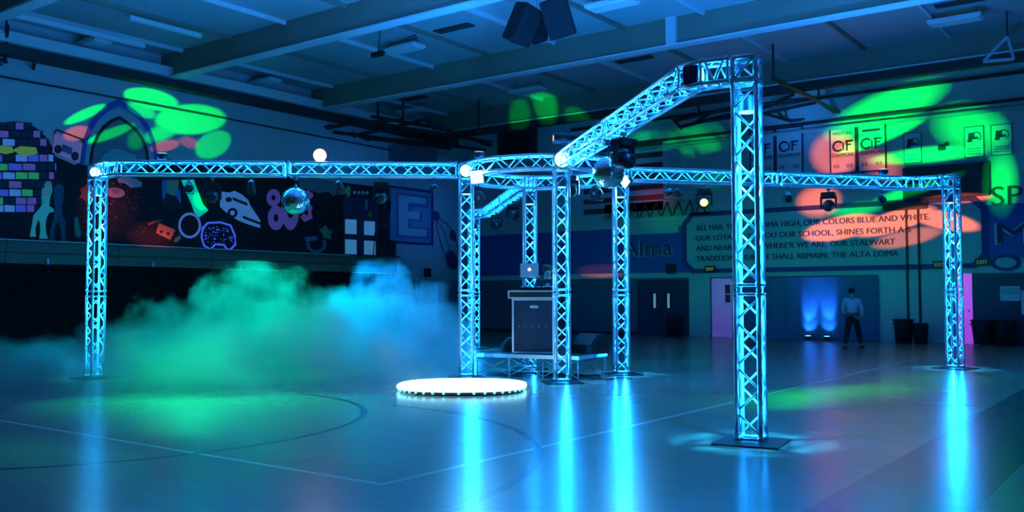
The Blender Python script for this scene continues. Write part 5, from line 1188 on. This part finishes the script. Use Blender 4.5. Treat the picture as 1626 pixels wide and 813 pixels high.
# long curtain-track bars under the ceiling, parallel to the left wall
for i, (a, b, z) in enumerate((((0, 19), (225, 74), 8.7), ((205, 28), (330, 54), 9.0))):
    p, q = at(*a, 'z', z), at(*b, 'z', z); q.x = p.x
    tag(MB().box(((p.x+q.x)/2, (p.y+q.y)/2, z), (0.14, abs(q.y-p.y), 0.12)).build('ceiling_track', 'flange'), ('long pale track bar under the ceiling at the upper left', 'short pale track bar right of the long one, upper left')[i], 'track')

# ================================================================== FOG
def fog_material():
    m = bpy.data.materials.new('stage_fog'); m.use_nodes = True; nt = m.node_tree; L = nt.links; nt.nodes.clear()
    out = nt.nodes.new('ShaderNodeOutputMaterial'); vol = nt.nodes.new('ShaderNodeVolumeScatter'); L.new(vol.outputs[0], out.inputs['Volume'])
    vol.inputs['Color'].default_value = (0.95, 0.97, 1, 1)
    geo = nt.nodes.new('ShaderNodeNewGeometry'); sp = nt.nodes.new('ShaderNodeSeparateXYZ')
    mp = nt.nodes.new('ShaderNodeMapping'); L.new(geo.outputs['Position'], mp.inputs[0])
    mp.vector_type = 'POINT'
    L.new(geo.outputs['Position'], sp.inputs[0])
    def mth(op, a, b=None, c=None, clamp=False):
        n_ = nt.nodes.new('ShaderNodeMath'); n_.operation = op; n_.use_clamp = clamp
        for i, v in enumerate((a, b, c)):
            if v is None: continue
            if isinstance(v, (int, float)): n_.inputs[i].default_value = v
            else: L.new(v, n_.inputs[i])
        return n_.outputs[0]
    def noise(scale, detail, w=0):
        n_ = nt.nodes.new('ShaderNodeTexNoise'); n_.inputs['Scale'].default_value = scale; n_.inputs['Detail'].default_value = detail; n_.inputs['Roughness'].default_value = 0.6
        L.new(geo.outputs['Position'], n_.inputs['Vector']); return n_.outputs['Fac']
    X, Y, Z = sp.outputs
    big = noise(0.33, 2); fine = noise(1.25, 6)
    # height of the fog top: swelling clouds
    top_ = mth('ADD', mth('MULTIPLY', big, 2.0), mth('MULTIPLY', fine, 2.5))
    # each puff: (x, y, radius, height)
    env = None
    for (x, y, r, h) in FOGP:
        dx = mth('DIVIDE', mth('SUBTRACT', X, x), r); dy = mth('DIVIDE', mth('SUBTRACT', Y, y), r)
        g = mth('MULTIPLY', mth('SUBTRACT', 1.0, mth('ADD', mth('MULTIPLY', dx, dx), mth('MULTIPLY', dy, dy)), clamp=True), h)
        env = g if env is None else mth('MAXIMUM', env, g)
    hh = mth('MULTIPLY', env, mth('ADD', top_, -1.0))
    dens = mth('MULTIPLY', mth('SUBTRACT', hh, Z), 3.4, clamp=True)
    dens = mth('MULTIPLY', dens, mth('ADD', mth('MULTIPLY', fine, 3.0), -0.95, clamp=True))
    L.new(mth('MULTIPLY', dens, FOGD), vol.inputs['Density'])
    return m
FOGL = 1350.0
FOGD = 0.9
FOGP = [(*cp(-2.3, 19.0).xy, 2.2, 1.55), (*cp(-3.9, 20.0).xy, 2.8, 1.5), (*cp(-5.8, 20.5).xy, 2.9, 1.6), (*cp(-7.6, 20.5).xy, 2.4, 1.2), (*cp(-10.5, 20.0).xy, 3.2, 0.62), (*cp(-6.2, 16.6).xy, 3.8, 0.75), (*cp(-3.6, 17.2).xy, 2.7, 0.9), (*cp(-9.8, 16.5).xy, 3.5, 0.65), (*cp(-12.5, 18.5).xy, 3.0, 0.5)]
fa = [cp(-14.5, 13.0), cp(-1.0, 14.8), cp(-0.55, 22.5), cp(-14.5, 22.5)]
fa = [Vector((max(v.x, LW+1.2), v.y, 0.02)) for v in fa]
fo = MB().prism(fa, (0, 0, 2.3)).build('fog_bank', fog_material())
tag(fo, 'low rolling bank of stage fog on the floor, green turning blue to the right', 'fog', kind='stuff')
F = cp(-3.2, 19.5, 3.6)
light('SPOT', 'fog_green_light', c5, cp(-5.6, 19.4, 0.2), FOGL*1.0, (0.0, 1.0, 0.60), None, spot_size=math.radians(125), spot_blend=0.9, shadow_soft_size=0.05)
light('SPOT', 'fog_blue_light', c6, cp(-2.2, 19.6, 0.3), FOGL*2.0, (0.0, 0.32, 1.0), None, spot_size=math.radians(70), spot_blend=0.9, shadow_soft_size=0.05)
